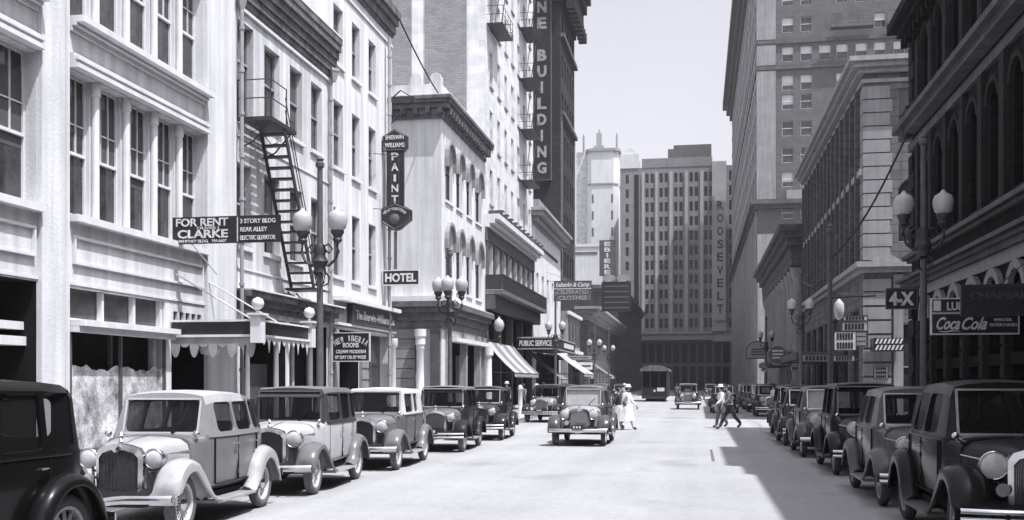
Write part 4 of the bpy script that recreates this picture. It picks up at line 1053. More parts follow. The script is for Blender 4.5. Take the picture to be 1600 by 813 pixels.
    # belt moulding, door seams, handles
    for sd in (-1, 1):
        q = MB()
        w = [(.66, uw-.02), (.70, uw-.22), (.735, -.3), (.73, -1.0), (.69, -1.42)] if st == 'round' else [(.66, uw-.02), (.69, uw-.15), (.71, -.3), (.71, -1.2), (.68, -1.55)]
        q.path([V(u, sd*(v+.002), belt-.01) for v, u in w], .013, 6)
        q.build('belt_moulding', carpaint(g('mould', body_c)), root, 60)
    dsx = g('doors', [(uw-.14, -.46), (-.48, -1.2)])
    for sd in (-1, 1):
        for a, b in dsx:
            q = MB()
            for u in (a, b):
                w = .708 if u > .1 else .734; w = w if st == 'round' else w-.02
                q.box(sd*(w-.02), sd*(w+.004), -u-.005, -u+.005, .5, belt-.03)
            q.box(sd*(.70), sd*(.738 if st == 'round' else .714), -a, -b, .495, .505)
            dd = q.build('door', carpaint(.01, .8), root)
            q = MB(); u = b+.1; w = .735 if st == 'round' else .712
            q.tube(V(u, sd*w, 1.02), V(u, sd*(w+.05), 1.02), .01, n=6); q.tube(V(u, sd*(w+.05), 1.02), V(u+.1, sd*(w+.05), 1.015), .011, n=6)
            q.build('handle', M['chrome'], dd)
    # wheels
    kind = g('spokes', 'wire'); wm_ = M[g('wheel', 'wheelgrey')]
    for sd in (-1, 1):
        for u in (af, ar):
            w = empty_part('wheel', root, V(u, sd*tr, wr))
            t = .068
            prof = [(wr-.115, -t*.6), (wr-.09, -t*.95), (wr-.04, -t), (wr-.008, -t*.7), (wr, -t*.3), (wr, t*.3), (wr-.008, t*.7), (wr-.04, t), (wr-.09, t*.95), (wr-.115, t*.6)]
            q = MB(); q.lathe(prof, (0, 0, 0), 'X', 32); q.f = q.f[:-2]; q.mi = q.mi[:-2]
            w.data = q.mesh('tyre', M[g('tyre', 'tyre')], 40)
            q = MB(); r0 = wr-.11
            q.lathe([(r0-.03, -.05), (r0, -.055), (r0, .055), (r0-.03, .05), (r0-.03, -.05)], (0, 0, 0), 'X', 28); q.f = q.f[:-2]; q.mi = q.mi[:-2]
            if kind == 'disc': q.lathe([(r0-.02, sd*.02), (.1, sd*.045), (.09, sd*.06)], (0, 0, 0), 'X', 24)
            n = {'wire': 20, 'wood': 12, 'disc': 0}[kind]
            for k in range(n):
                a = 2*PI*k/n; d = (0, math.cos(a), math.sin(a)); rr2 = .007 if kind == 'wire' else .02
                q.tube((sd*.03, .06*d[1], .06*d[2]), (sd*.005, (r0-.02)*d[1], (r0-.02)*d[2]), rr2*1.1, rr2, 5)
            q.build('rim', wm_, w, 40)
            q = MB(); q.lathe([(.085, sd*.0), (.085, sd*.045), (.06, sd*.07), (.0, sd*.08)], (0, 0, 0), 'X', 16); q.build('hubcap', M['chrome'] if kind != 'wood' else M['wheelgrey'], w, 40)
            q = MB(); q.lathe([(.15, -sd*.03), (.15, -sd*.045)], (0, 0, 0), 'X', 16); q.lathe([(r0-.03, -sd*.046), (r0-.03, -sd*.05)], (0, 0, 0), 'X', 16); q.build('brake_drum', M['chassis'], w)
    # lamps
    hl = g('lampr', .118); hv, hz, hu = g('lampv', .42), g('lampz', .92), g('lampu', 1.5)
    for sd in (-1, 1):
        q = MB()
        q.lathe([(.02, .3), (hl*.45, .27), (hl*.8, .17), (hl*.97, .07), (hl, .03), (hl, 0)] if st == 'round' else [(hl*.5, .22), (hl*.85, .19), (hl*.97, .1), (hl, .03), (hl, 0)], V(hu, sd*hv, hz), 'Y', 20)
        h_ = q.build('headlight', M['chrome'] if g('chromelamp', True) else carpaint(fen_c), root, 40)
        q = MB(); q.lathe([(hl-.008, -.004), (hl*.8, -.02), (hl*.4, -.034), (.002, -.038)], V(hu, sd*hv, hz), 'Y', 20); q.build('lens', M['lens'], h_, 60)
        q = MB(); n = 20; q.path([V(hu+.008, sd*hv+hl*math.cos(2*PI*k/n), hz+hl*math.sin(2*PI*k/n)) for k in range(n+1)], .011, 6); q.build('lamp_rim', M['chrome'], h_, 60)
        q = MB(); q.tube(V(hu-.1, sd*hv, hz-hl*.9), V(hu-.1, sd*(hv-.02), .55), .018); q.build('lamp_stalk', carpaint(fen_c), root)
    q = MB(); q.path([V(hu-.1, -hv, hz-hl-.03), V(hu-.06, -.3, hz-hl-.06), V(hu-.06, .3, hz-hl-.06), V(hu-.1, hv, hz-hl-.03)], .014, 6); q.build('lamp_bar', M['chrome'], root, 40)
    # bumpers
    for nm, ub, sgn in (('front_bumper', 2.02, 1), ('rear_bumper', rear-.28, -1)):
        for zc in ((.47,) if g('bumper', 1) == 1 else (.41, .5)):
            hh = .05 if g('bumper', 1) == 1 else .028
            q = MB(); secs = []
            for k in range(13):
                v = -.84+1.68*k/12; e = -.10*(abs(v)/.84)**3; dz = -.035*max(0, 1-abs(v)/.2) if g('bumper', 1) == 1 else 0
                secs.append([V(ub+sgn*(e+a_), v, zc+b_+dz) for a_, b_ in ((0, -hh), (.022, -hh*.6), (.03, 0), (.022, hh*.6), (0, hh))])
            q.loft(secs); q.build(nm, M['chrome'], root, 50)
        q = MB()
        for sd in (-1, 1): q.tube(V(ub, sd*.42, .46), V(ub-sgn*.5, sd*.4, .44), .022)
        q.build('bumper_bracket', M['chassis'], root)
    q = MB(); q.box(-.16, .16, -(2.02)-.05, -2.02-.035, .5, .63); pl = q.build('licence_plate', M['signblk'], root); pl.location = (g('platex', 0), 0, g('platez', 0))
    if st == 'boxy' and g('visor', True):
        q = MB(); q.loft([[V(uw-.13-.2*k, v, z) for v, z in ((-.6, H-.14-.0*k), (.6, H-.14), (.6, H-.11), (-.6, H-.11))] for k in (0,)]+[[V(uw+.1, v, z) for v, z in ((-.56, H-.2), (.56, H-.2), (.56, H-.185), (-.56, H-.185))]]); q.build('sun_visor', carpaint(up_c), root)
    q = MB(); q.tube(V(uw+.035, .18, belt+.06), V(uw+.03-.16*math.tan(slant), .36, belt+.24), .008, n=5); q.tube(V(uw+.05, .18, belt+.05), V(uw+.01, .18, belt+.05), .018, n=6); q.build('wiper', M['chassis'], root)
    for sd in (-1, 1):
        q = MB(); q.lathe([(.0, .1), (.03, .07), (.04, .0), (.035, -.01), (.0, -.02)], V(uh-.1, sd*.6, belt+.04), 'Y', 12); q.tube(V(uh-.12, sd*.6, belt+.02), V(uh-.12, sd*.54, belt-.06), .014, n=6); q.build('cowl_lamp', M['chrome'], root, 50)
        q = MB()
        for z in (.62, .9, belt-.1): q.tube(V(-.47, sd*(.737 if st == 'round' else .713), z-.03), V(-.47, sd*(.737 if st == 'round' else .713), z+.03), .014, n=6)
        q.build('door_hinge', carpaint(body_c), root)
    q = MB(); q.lathe([(.07, 0), (.055, .03), (.02, .08), (.015, .3)], V(ur_+.09, -.36, .68), 'Y', 12); q.build('horn', M['chrome'], root, 50)
    q = MB()
    for k_ in range(3): q.box(-.12+.085*k_, -.07+.085*k_, -2.075, -2.071, .535, .6)
    w_ = q.build('plate_number', M['signwhite'], pl)
    if g('badge', False):
        q = MB(); q.lathe([(.045, 0), (.05, -.01), (.0, -.02)], V(ur_+.11, 0, zf-.05), 'Y', 12); q.build('badge', M['chrome'], root)
    if g('spare', False):
        q = MB(); q.lathe([(.2, -.07), (.33, -.075), (wr, -.03), (wr, .03), (.33, .075), (.2, .07)], V(rear-.16, 0, .8), 'Y', 24); q.build('spare_wheel', M['tyre'], root, 40)
    if g('rag', False):      # soft canvas top of a convertible
        pass
    sc = g('scale', 1.0); root.scale = (sc, sc, sc)
    return root
def empty_part(name, parent, loc):
    me = bpy.data.meshes.new(name); o = bpy.data.objects.new(name, me); col.objects.link(o); o.parent = parent; o.location = loc; return o
def place(c, x, y, rz=0): c.location = (x, y, 0); c.rotation_euler = (0, 0, R(rz)); return c
def relabel(c, label, group=None):
    c['label'] = label
    if group: c['group'] = group
    return c
GL, GR = 'cars parked along the left kerb', 'cars parked along the right kerb'
# (positions: front axle sits 1.4 m ahead of the centre)
cx = -7.08
c = make_car('parked_car', 'black tall sedan nearest on the left, only its rear half in view', dict(style='boxy', H=1.84, body=.005, roof=.02, fender=.008, glassd=True, scale=1.03, wr=.38, spokes='wood', slant=4, ftop=.06, tyre='tyre'), GL); place(c, -6.75, 7.8, -1.5)
c = make_car('parked_car', 'grey sedan with painted sunlit fenders, upright grille and licence plate, second car on the left', dict(style='round', H=1.75, body=.15, upper=.22, roof=.42, hood=.36, fender=.36, board=.35, mould=.25, wheel='wheelwhite', spokes='wire', tyre='tyredust', ftop=.05, badge=True, slant=16, platex=-.42, platez=.05, wframe=.4, bars=False), GL); place(c, cx+.04, 13.4, 3.5)  # hood, roof and fenders paler than the sides, sunlight put into the paint
c = make_car('parked_car', 'two tone sedan, pale body under dark upper half, third car on the left', dict(style='boxy', H=1.79, body=.42, upper=.05, roof=.17, hood=.42, fender=.14, board=.4, mould=.04, wheel='wheelwhite', spokes='wood', tyre='tyredust', slant=5, lampr=.14, chromelamp=False, wframe=.1), GL); place(c, cx, 18.0, 4)
c = make_car('parked_car', 'grey coupe with a light canvas top, fourth on the left', dict(style='boxy', H=1.74, body=.11, upper=.6, roof=.7, hood=.16, fender=.14, board=.4, wheel='wheelwhite', spokes='wood', tyre='tyredust', slant=6, visor=False, wins=[(.28, -.42), (-.55, -.95)], doors=[(.28, -.5)], roofrough=.9, lampr=.13), GL); place(c, cx, 23.0, 3)
c = make_car('parked_car', 'dark old sedan with a pale roof edge and grey hood, fifth on the left', dict(style='boxy', H=1.77, body=.025, upper=.015, roof=.2, hood=.14, fender=.02, spokes='wood', wheel='wheelgrey', slant=3, bumper=2, tyre='tyredust', board=.3, wframe=.4), GL); place(c, cx+.1, 28.95, 3)
L6 = make_car('parked_car', 'dark rounded sedan with chrome bumper, last before the side street on the left', dict(style='round', H=1.74, body=.015, roof=.08, hood=.05, fender=.03, spokes='disc', wheel='wheelgrey', tyre='tyre', board=.3, bumper=2), GL); place(L6, cx+.1, 34.7, 3)
C7 = make_car('parked_car', 'grey hooded old sedan facing the camera at the left corner of the crossing, wide bumper', dict(style='boxy', H=1.78, body=.03, roof=.08, hood=.2, fender=.03, bumper=2, spokes='wood', slant=4, lampr=.14)); place(C7, -7.0, 49.9, -4)
CC = make_car('driving_car', 'pale grey sedan driving towards the camera in the middle of the street', dict(style='round', H=1.77, body=.06, upper=.08, roof=.18, hood=.32, fender=.07, board=.3, spokes='wire', wheel='wheelwhite', tyre='tyre', lampr=.15, ftop=.04, badge=True, slant=9, glassm='glareglass', grillem='trimgrey')); place(CC, -3.4, 32.2, 0)
FC = make_car('driving_car', 'small dark sedan driving towards the camera, ahead of the streetcar', dict(style='boxy', H=1.8, body=.03, roof=.25, fender=.04, hood=.08, slant=4, lampr=.15)); place(FC, -.65, 75.0, 0)
c = make_car('parked_car', 'glossy black sedan nearest on the right with a large chrome headlamp', dict(style='round', H=1.8, body=.008, upper=.008, roof=.04, hood=.02, fender=.015, board=.12, scale=1.05, spokes='wire', tyre='tyre', lampr=.14, ftop=.05, slant=12, bumper=2), GR); place(c, 3.55, 13.55, 0)
c = make_car('parked_car', 'dusty grey sedan parked behind the glossy black one on the right', dict(style='round', H=1.79, body=.07, upper=.07, roof=.16, hood=.08, fender=.08, board=.25, wheel='wheelgrey', tyre='tyre', slant=12, bumper=2), GR); place(c, 3.45, 18.0, 0)
c = make_car('parked_car', 'tall black boxy sedan with two bar bumper, third on the right', dict(style='boxy', H=1.86, body=.008, roof=.08, hood=.05, fender=.015, bumper=2, spokes='wood', slant=2, lampr=.14, lampv=.38, wframe=.2), GR); place(c, 3.45, 23.4, 0)
R4 = make_car('parked_car', 'light hooded sedan with a bright windscreen, fourth on the right', dict(style='round', H=1.78, body=.06, roof=.18, hood=.16, fender=.06, slant=12, lampr=.15, spokes='wire', wheel='wheelwhite', glassm='glareglass'), GR); place(R4, 3.3, 28.5, 0)
def again(src, x, y, rz, label, group=None):
    c = copy_tree(src); place(c, x, y, rz); c['label'] = label
    if group: c['group'] = group
    elif 'group' in c: del c['group']
    return c
again(L6, 3.25, 33.2, 0, 'dark rounded sedan, fifth in the right hand parked row', GR)
again(C7, 3.4, 38.2, 0, 'dark boxy sedan with grey hood, last before the side street on the right', GR)
again(C7, 3.9, 60.2, 0, 'dark boxy sedan facing the camera just past the crossing on the right', None)
again(L6, 1.6, 66.5, 2, 'dark rounded sedan half hidden behind the striding pedestrians', None)
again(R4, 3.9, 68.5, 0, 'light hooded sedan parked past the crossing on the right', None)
again(C7, 3.9, 75, 0, 'boxy sedan parked in the far right row before the columned bank', None)
again(L6, 3.9, 82, 0, 'rounded dark sedan parked beside the near end of the columned bank', None)
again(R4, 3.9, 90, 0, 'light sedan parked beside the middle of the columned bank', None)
again(C7, -7.3, 58, 0, 'boxy sedan parked under the striped awnings on the left', None)
again(L6, -7.3, 72, 0, 'rounded dark sedan parked under the marquee on the left', None)
again(R4, -7.3, 80, 0, 'light sedan parked past the marquee on the left', None)
again(L6, -6.9, 96, 4, 'dark sedan parked left of the streetcar near the dark tower', None)
again(C7, -1.2, 108, 0, 'far boxy sedan driving behind the streetcar', None)
again(L6, 1.4, 118, 0, 'far rounded sedan driving in the dark end of the street', None)

# streetcar
t = empty('streetcar', (-4.1, 103, 0), 0, 'dark open fronted streetcar with a rounded pale roof, far down the street', 'streetcar')
q = MB(); q.box(-1.25, 1.25, 0, 9, .45, 1.3); q.box(-1.25, -1.1, 0, 9, 1.301, 3.0); q.box(1.1, 1.25, 0, 9, 1.301, 3.0); q.box(-1.1, 1.1, 4, 4.1, 1.301, 3.0); q.build('body', M['iron'], t)
q = MB(); q.loft([[(1.42*math.cos(a), y, 2.95+.6*math.sin(a)) for a in [PI*k/12 for k in range(13)]] for y in (-.5, 9.5)]); q.build('roof', M['sooty'], t, 40)
q = MB()
for x in (-1.2, -.42, .42, 1.2): q.box(x-.05, x+.05, -.1, -.001, .5, 2.95)
q.box(-1.25, 1.25, -.12, -.001, 1.25, 1.35); q.build('front_post', M['iron'], t)
q = MB(); q.box(.25, .95, -.16, -.11, 1.0, 1.35); q.build('notice_board', M['signwhite'], t)
q = MB(); q.lathe([(.13, 0), (.14, .1), (.1, .12)], (0, -.3, 1.05), 'Y', 14); q.build('headlight', M['lens'], t, 40)
q = MB(); q.box(-1.2, 1.2, -.45, 0, .3, .5); q.build('fender', M['iron'], t)
for y in (1.5, 7): MB().lathe([(.4, -.9), (.4, .9)], (0, y, .4), 'X', 16).build('wheel', M['chassis'], t)

# ------------------------------------------------------------------ street lamps
def lamp(x, y, label, top=6.9, gz=5.45, arms=2, off=.42, gr=.225):
    t = empty('street_lamp', (x, y, .13), 0, label, 'street lamp', 'tall steel street lamps with milk glass globes')
    q = MB(); q.lathe([(.2, 0), (.2, .25), (.14, .4), (.11, 1.1), (.12, 1.15), (.085, 1.3), (.07, gz-.9), (.062, top-.25)], n=14); q.build('pole', M['irongrey'], t, 40)
    q = MB(); q.lathe([(.062, top-.25), (.1, top-.22), (.1, top-.14), (.065, top-.1), (.09, top-.05), (.03, top+.02)], n=12); q.build('pole_cap', M['irongrey'], t, 40)
    q = MB(); q.lathe([(.08, gz-1.25), (.15, gz-1.2), (.13, gz-1.05), (.2, gz-.95), (.12, gz-.8), (.16, gz-.7), (.1, gz-.55)], n=10)
    for k in range(4):
        a = PI/4+k*PI/2; d = Vector((math.cos(a), math.sin(a), 0))
        q.path([d*r_+Vector((0, 0, gz-1.15+h_)) for r_, h_ in ((.08, -.35), (.2, -.3), (.24, -.15), (.16, -.06), (.1, -.12))], .022, 5)
    q.build('bracket_collar', M['iron'], t, 50)
    for k in range(arms):
        sd = (-1, 1, 0)[k]
        q = MB()
        if sd: q.path([(sd*a_, 0, gz+b_) for a_, b_ in ((.06, -1.0), (.2, -1.05), (.36, -.92), (off+.02, -.72), (off, -.52))], .035, 6); q.path([(sd*a_, 0, gz+b_) for a_, b_ in ((.08, -.62), (.2, -.55), (.3, -.66), (.22, -.76), (.14, -.7))], .022, 5)
        else: q.path([(0, -.06, gz-.9), (0, -.3, gz-.9), (0, -.36, gz-.7), (0, -.36, gz-.52)], .035, 6)
        q.build('arm', M['iron'], t, 50)
        px_, py_ = sd*off, (0 if sd else -.36)
        q = MB(); q.lathe([(.05, -.54), (.12, -.46), (.09, -.4), (.16, -.28), (.15, -.25)], (px_, py_, gz), n=12); q.build('globe_holder', M['iron'], t, 50)
        q = MB(); q.lathe([(.13, -.26), (gr*.86, -.18), (gr, -.04), (gr*.98, .07), (gr*.8, .16), (gr*.45, .21), (.06, .235), (.05, .27), (.0, .3)], (px_, py_, gz), n=20); q.build('globe', M['globe'], t, 60)
    return t
lamp(KL-.25, LY(500, KL-.25), 'street lamp before the fire escape, nearest on the left pavement')
lamp(KR+.25, LY(1443, KR+.25), 'street lamp beside the soft drink sign, nearest on the right', top=7.3, gz=5.75)
lamp(KL-.25, LY(703, KL-.25), 'street lamp in front of the rusticated corner wall on the left', gz=5.15, top=6.4, arms=3)
lamp(KL-.25, LY(868, KL-.25), 'street lamp standing in front of the marquee and awnings', gz=5.2, top=7.2)
lamp(KL-.25, LY(951, KL-.25), 'small far street lamp below the dark stacked signs on the left', gz=5.1, top=7.0)
lamp(KL-.25, LY(929, KL-.25), 'far street lamp before the corner block with tall windows', gz=5.1, top=7.4)
lamp(KR+.25, LY(1251, KR+.25), 'street lamp in front of the quoined corner building, right side', gz=5.6, top=7.3)
lamp(KR+.25, LY(1197, KR+.25), 'street lamp before the tall bank columns, far right side', gz=5.3, top=6.6)
y = LY(1297, KR+.3)
t = empty('trolley_pole', (KR+.3, y, .13), 0, 'plain tall steel pole without globes on the right kerb', 'pole')
q = MB(); q.lathe([(.14, 0), (.14, .5), (.11, .6), (.085, 7.5), (.12, 7.52), (.12, 7.64), (.07, 7.68), (.09, 7.78), (.0, 7.9)], n=12); q.build('shaft', M['irongrey'], t, 40)
q = MB(); q.tube((0, -.02, 5.0), (1.7, -.02, 5.05), .03); q.build('cross_arm', M['iron'], t)
# corner globe light over the awnings, wall bracket, bollard
t = empty('globe_light', (XL+.9, yD1-.2, 4.5), 0, 'single round white globe light over the end of the corner building', 'lamp')
q = MB(); q.lathe([(.1, .3), (.28, .5), (.32, .72), (.24, .95), (.08, 1.08), (.0, 1.2)], n=16); q.build('globe', M['globe'], t, 60)
q = MB(); q.lathe([(.12, -.1), (.14, 0), (.08, .1), (.15, .3)], n=10); q.path([(0, 0, -.05), (-.4, 0, -.2), (-.88, 0, -.1)], .04, 6); q.build('bracket', M['iron'], t)
t = tag(MB().lathe([(.16, 0), (.16, .1), (.12, .16), (.1, 1.35), (.13, 1.4), (.1, 1.55), (.0, 1.62)], n=14).build('bollard', M['signwhite'], None, 40, loc=(-8.75, 52.2, .13)), 'white round topped bollard at the corner in front of the awnings', 'bollard')

# ------------------------------------------------------------------ signs facing up and down the street
def sign(name, label, x0, x1, y, z0, z1, bgm='signblk', frm='signwhite', th=.08, fw=.03, cat='sign', hang=True, wallx=None):
    t = empty(name, ((x0+x1)/2, y, z0), 0, label, cat); w = (x1-x0)/2; h = z1-z0
    q = MB(); q.box(-w, w, -th/2, th/2, 0, h); q.build('board', M[bgm], t)
    if frm:
        q = MB(); e = th/2+.012
        q.box(-w-fw, w+fw, -e, e, -fw, -.001); q.box(-w-fw, w+fw, -e, e, h+.001, h+fw); q.box(-w-fw, -w-.001, -e, e, -.001, h+.001); q.box(w+.001, w+fw, -e, e, -.001, h+.001)
        q.build('frame', M[frm], t)
    if hang and wallx is not None:
        q = MB(); d = wallx-(x0+x1)/2
        q.tube((0, 0, h+.03), (d, 0, h+.8), .014, n=5); q.tube((-w if d > 0 else w, 0, h+fw), (d, 0, h+fw+.02), .02, n=5); q.build('bracket', M['iron'], t)
    return t, w, h
yS = 23.3
t, w, h = sign('rental_sign', 'long black projecting sign offering premises for rent, above the scalloped marquee', XL+.04, FX(438, yS), yS, 5.13, 5.76, frm=None)
f = lambda px: FX(px, yS)-t.location.x
put_text(t, 'FOR RENT', f(317), -.045, .5, f(358)-f(277), .19, M['signwhite'], bold=.02)
put_text(t, "OLIVER J", f(326), -.043, .355, .55, .08, M['signwhite'], bold=.01)
put_text(t, 'CLARKE', f(318), -.046, .225, f(357)-f(279), .2, M['signwhite'], bold=.025)
put_text(t, 'WHITNEY BLDG.   MA.6607', f(318), -.045, .055, 1.2, .07, M['signwhite'], bold=.01)
for k, s in enumerate(('3 STORY BLDG', 'REAR ALLEY', 'ELECTRIC ELEVATOR')): put_text(t, s, f(404)-(.1 if k == 1 else 0), -.045, .5-.195*k, .87 if k != 1 else .66, .105, M['signwhite'], bold=.012)
q = MB(); q.box(f(371.5), f(373), -.048, -.041, .03, .6); q.build('divider', M['signwhite'], t)
q = MB(); q.tube((f(300), 0, 0), (f(330), .3, -.7), .015, n=5); q.build('brace', M['trim'], t)

yS = LY(515)
t, w, h = sign('rooms_sign', 'square black hanging sign for furnished rooms with an arched top line, left storefronts', FX(521, yS), FX(577, yS), yS, FZ(550, 564, yS), FZ(550, 521, yS))
for word, cx0, R0, cz0, a0, a1, hh in (('NEW IBERIA', 0, 1.0, -.22, 123, 57, .19),):
    n = len(word)
    for k, ch in enumerate(word):
        if ch == ' ': continue
        a = R(a0+(a1-a0)*k/(n-1)); put_text(t, ch, cx0+R0*math.cos(a), -.05, cz0+R0*math.sin(a)-.02, .10 if ch != 'I' else .035, hh, M['signwhite'], bold=.01, ry=(a-PI/2))
put_text(t, 'ROOMS', 0, -.05, .53, .56, .17, M['signwhite'], bold=.03)
put_text(t, 'CLEAN MODERN', 0, -.05, .31, 1.05, .12, M['signwhite'], bold=.02); put_text(t, 'BY DAY OR BY WEEK', 0, -.05, .12, 1.1, .12, M['signwhite'], bold=.02)

t = empty('paint_shop_board', (XL+.12, LY(579), 3.95), 0, 'long brown board with old lettering under the ledge of the paint shop', 'sign')
a, b = LY(541)-LY(579), LY(617)-LY(579)-.4
q = MB(); q.box(-.1, .1, a, b, 0, .7); q.build('board', M['wood'], t)
q = MB(); q.box(.101, .13, a, b, 0, .05); q.box(.101, .13, a, b, .65, .7); q.box(.101, .128, a, a+.07, .051, .649); q.box(.101, .128, b-.07, b, .051, .649); q.build('frame', M['darktrim'], t)
put_text(t, 'The Sherwin-Williams Co.', .108, (a+b)/2, .35, (b-a)*.86, .34, M['trimgrey'], rz=PI/2, bold=.015); t.children[-1].location = (.108, (a+b)/2, .35)

yS = 40.3
t = empty('paint_sign', (FX(618, yS), yS, FZ(618, 422, yS)), 0, 'tall vertical black paint sign with a round emblem at its foot, above the hotel sign', 'sign')
zz = lambda py: FZ(618, py, yS)-t.location.z; xx = lambda px: FX(px, yS)-t.location.x
q = MB()
q.extr([(xx(605), zz(322)), (xx(631), zz(322)), (xx(631), zz(236)), (xx(605), zz(236))], 1, -.1, .1)
q.extr([(xx(599), zz(232)), (xx(604), zz(237.5)), (xx(632), zz(237.5)), (xx(637), zz(232)), (xx(637), zz(214)), (xx(630), zz(210)), (xx(618), zz(203)), (xx(606), zz(210)), (xx(599), zz(214))][::-1], 1, -.13, .13)
q.extr([(xx(594), zz(345)), (xx(604), zz(352)), (xx(612), zz(359)), (xx(618), zz(361)), (xx(626), zz(359)), (xx(634), zz(352)), (xx(643), zz(345)), (xx(643), zz(329)), (xx(636), zz(325)), (xx(618), zz(318)), (xx(600), zz(325)), (xx(594), zz(329))], 1, -.13, .13)
q.build('board', M['signblk'], t)
q = MB()
def outline(pts, y, r=.018): q.path([(a_, y, b_) for a_, b_ in pts+[pts[0]]], r, 4)
outline([(xx(600.5), zz(231)), (xx(605), zz(235.5)), (xx(631), zz(235.5)), (xx(635.5), zz(231)), (xx(635.5), zz(215)), (xx(629), zz(211.5)), (xx(618), zz(205)), (xx(607), zz(211.5)), (xx(600.5), zz(215))], -.135)
q.build('edging', M['signgrey'], t); q = MB()
outline([(xx(595.5), zz(344)), (xx(604.5), zz(350.5)), (xx(618), zz(359)), (xx(633.5), zz(350.5)), (xx(641.5), zz(344)), (xx(641.5), zz(330)), (xx(618), zz(320)), (xx(595.5), zz(330))], -.135)
q.build('edging', M['signgrey'], t)
for k, ch in enumerate('PAINT'): put_text(t, ch, 0, -.105, zz(245.5+k*16.6), .3 if ch != 'I' else .1, .3, M['signwhite'], bold=.03)
put_text(t, 'SHERWIN', 0, -.138, zz(216), .74, .17, M['signwhite'], bold=.015); put_text(t, 'WILLIAMS', 0, -.138, zz(228), .8, .18, M['signwhite'], bold=.015)
for k, ch in enumerate('HEADQUARTERS'):
    a = R(140-100*k/11); put_text(t, ch, .62*math.cos(a)*.9, -.138, zz(330)-.43+.45*math.sin(a)+.05, .07, .11, M['signwhite'], bold=.015, ry=(a-PI/2)*.6)
q = MB(); q.lathe([(.2, 0), (.2, -.02), (.15, -.05), (.0, -.07)], (0, -.132, zz(343)), 'Y', 20); q.build('emblem', M['signgrey'], t, 50)
q = MB(); q.box(-.05, .05, -.05, .05, zz(421), zz(362)); q.build('mast', M['signgrey'], t)
q = MB()
for py in (236, 330): q.tube((-.4, 0, zz(py)), (XL-t.location.x, 0, zz(py)), .02, n=5)
q.build('wall_bracket', M['iron'], t)
t, w, h = sign('hotel_sign', 'small black hotel sign with white letters, below the vertical paint sign', XL+.08, FX(654, yS-.1), yS-.1, FZ(630, 445, yS), FZ(630, 424, yS), fw=.04)
put_text(t, 'HOTEL', 0, -.055, h/2, w*2*.88, h*.66, M['signwhite'], bold=.035)
t = empty('wall_ladder', (XL, LY(590), 5), 0, 'thin iron ladder bracketed to the wall left of the paint sign', 'ladder')
q = MB(); z0, z1 = LZ(590, 330)-5, LZ(590, 245)-5
for x in (.55, .85): q.tube((x, 0, z0), (x, 0, z1), .018, n=5)
for k in range(7): q.tube((.55, 0, z0+(z1-z0)*k/6), (.85, 0, z0+(z1-z0)*k/6), .014, n=5)
for z in (z0, z1): q.tube((0, -.6, z), (.85, 0, z), .015, n=5)
q.build('ladder_frame', M['iron'], t)
t = empty('swing_bracket', (XL, yC1-.4, LZ(610, 160)), 0, 'triangular iron bracket sticking out from the wall high above the paint sign', 'bracket')
q = MB(); q.box(.02, 1.1, -.25, .25, .0, .08); q.tube((.02, 0, -1.0), (1.0, 0, -.02), .025); q.tube((.1, 0, .08), (.5, 0, .4), .03); q.tube((.5, 0, .4), (1.0, 0, .08), .02); q.build('bracket_frame', M['iron'], t)

# vertical tower sign
yS = yG0-.35
t = empty('tower_sign', (FX(847, yS), yS, 20.3), 0, 'huge vertical sign with pale letters on the dark brick tower', 'sign')
w = (FX(861, yS)-FX(834, yS))/2
q = MB(); q.box(-w, w, -.15, .3, 0, 24.2); q.build('board', M['signblk'], t)
q = MB(); q.box(-w-.06, -w-.001, -.2, .3, -.05, 24.2); q.box(w+.001, w+.06, -.2, .3, -.05, 24.2); q.box(-w, w, -.2, .3, -.06, -.001); q.build('frame', M['signgrey'], t)
for k, ch in enumerate('BARONNE BUILDING'):
    if ch != ' ': put_text(t, ch, 0, -.17, 23.0-k*1.462, .85 if ch != 'I' else .22, 1.05, M['trimgrey'], bold=.045)

# projecting shop signs on the left
yS = 86.5
t, w, h = sign('clothing_sign', 'dark three line clothing store sign with script top line, hanging off the left side', FX(866, yS), FX(924, yS), yS, FZ(895, 470, yS), FZ(895, 440, yS), 'signgrey', 'iron', wallx=XL)
put_text(t, 'Labanks & Camp', 0, -.06, h*.8, w*1.8, h*.3, M['signwhite'], shear=.3, bold=.02); put_text(t, 'CELEBRATED', 0, -.06, h*.45, w*1.7, h*.22, M['trimgrey'], bold=.02); put_text(t, 'CLOTHES', 0, -.06, h*.15, w*1.5, h*.22, M['trimgrey'], bold=.03)
q = MB(); q.box(-w, w, -.09, -.06, h*.6, h*.635); q.build('rule', M['signwhite'], t)
yS = 118.5
t, w, h = sign('vertical_shop_sign', 'grey vertical shop sign with pale block letters over a dark stacked sign', FX(937, yS), FX(961, yS), yS, FZ(950, 431, yS), FZ(950, 376, yS), 'signgrey', 'iron')
for k, ch in enumerate('EBIERE'): put_text(t, ch, 0, -.06, h*(.9-.16*k), .7 if ch != 'I' else .2, .5, M['signwhite'], bold=.04)
t, w, h = sign('stacked_sign', 'wide dark stacked sign with two pale ovals on top, mid distance left', FX(941, yS), FX(986, yS), yS-.5, FZ(950, 487, yS), FZ(950, 442, yS), 'signblk', 'iron')
for sx in (-.5, .5):
    q = MB(); n = 16; q.extr([(sx*w+.75*math.cos(2*PI*k/n), h+.45+.4*math.sin(2*PI*k/n)) for k in range(n)], 1, -.1, .1); q.build('oval_panel', M['trimgrey'], t)
q = MB()
for k in range(5): q.box(-w*.85, w*.85, -.06, -.045, .3+k*.6, .45+k*.6)
q.build('lettering', M['signgrey'], t)
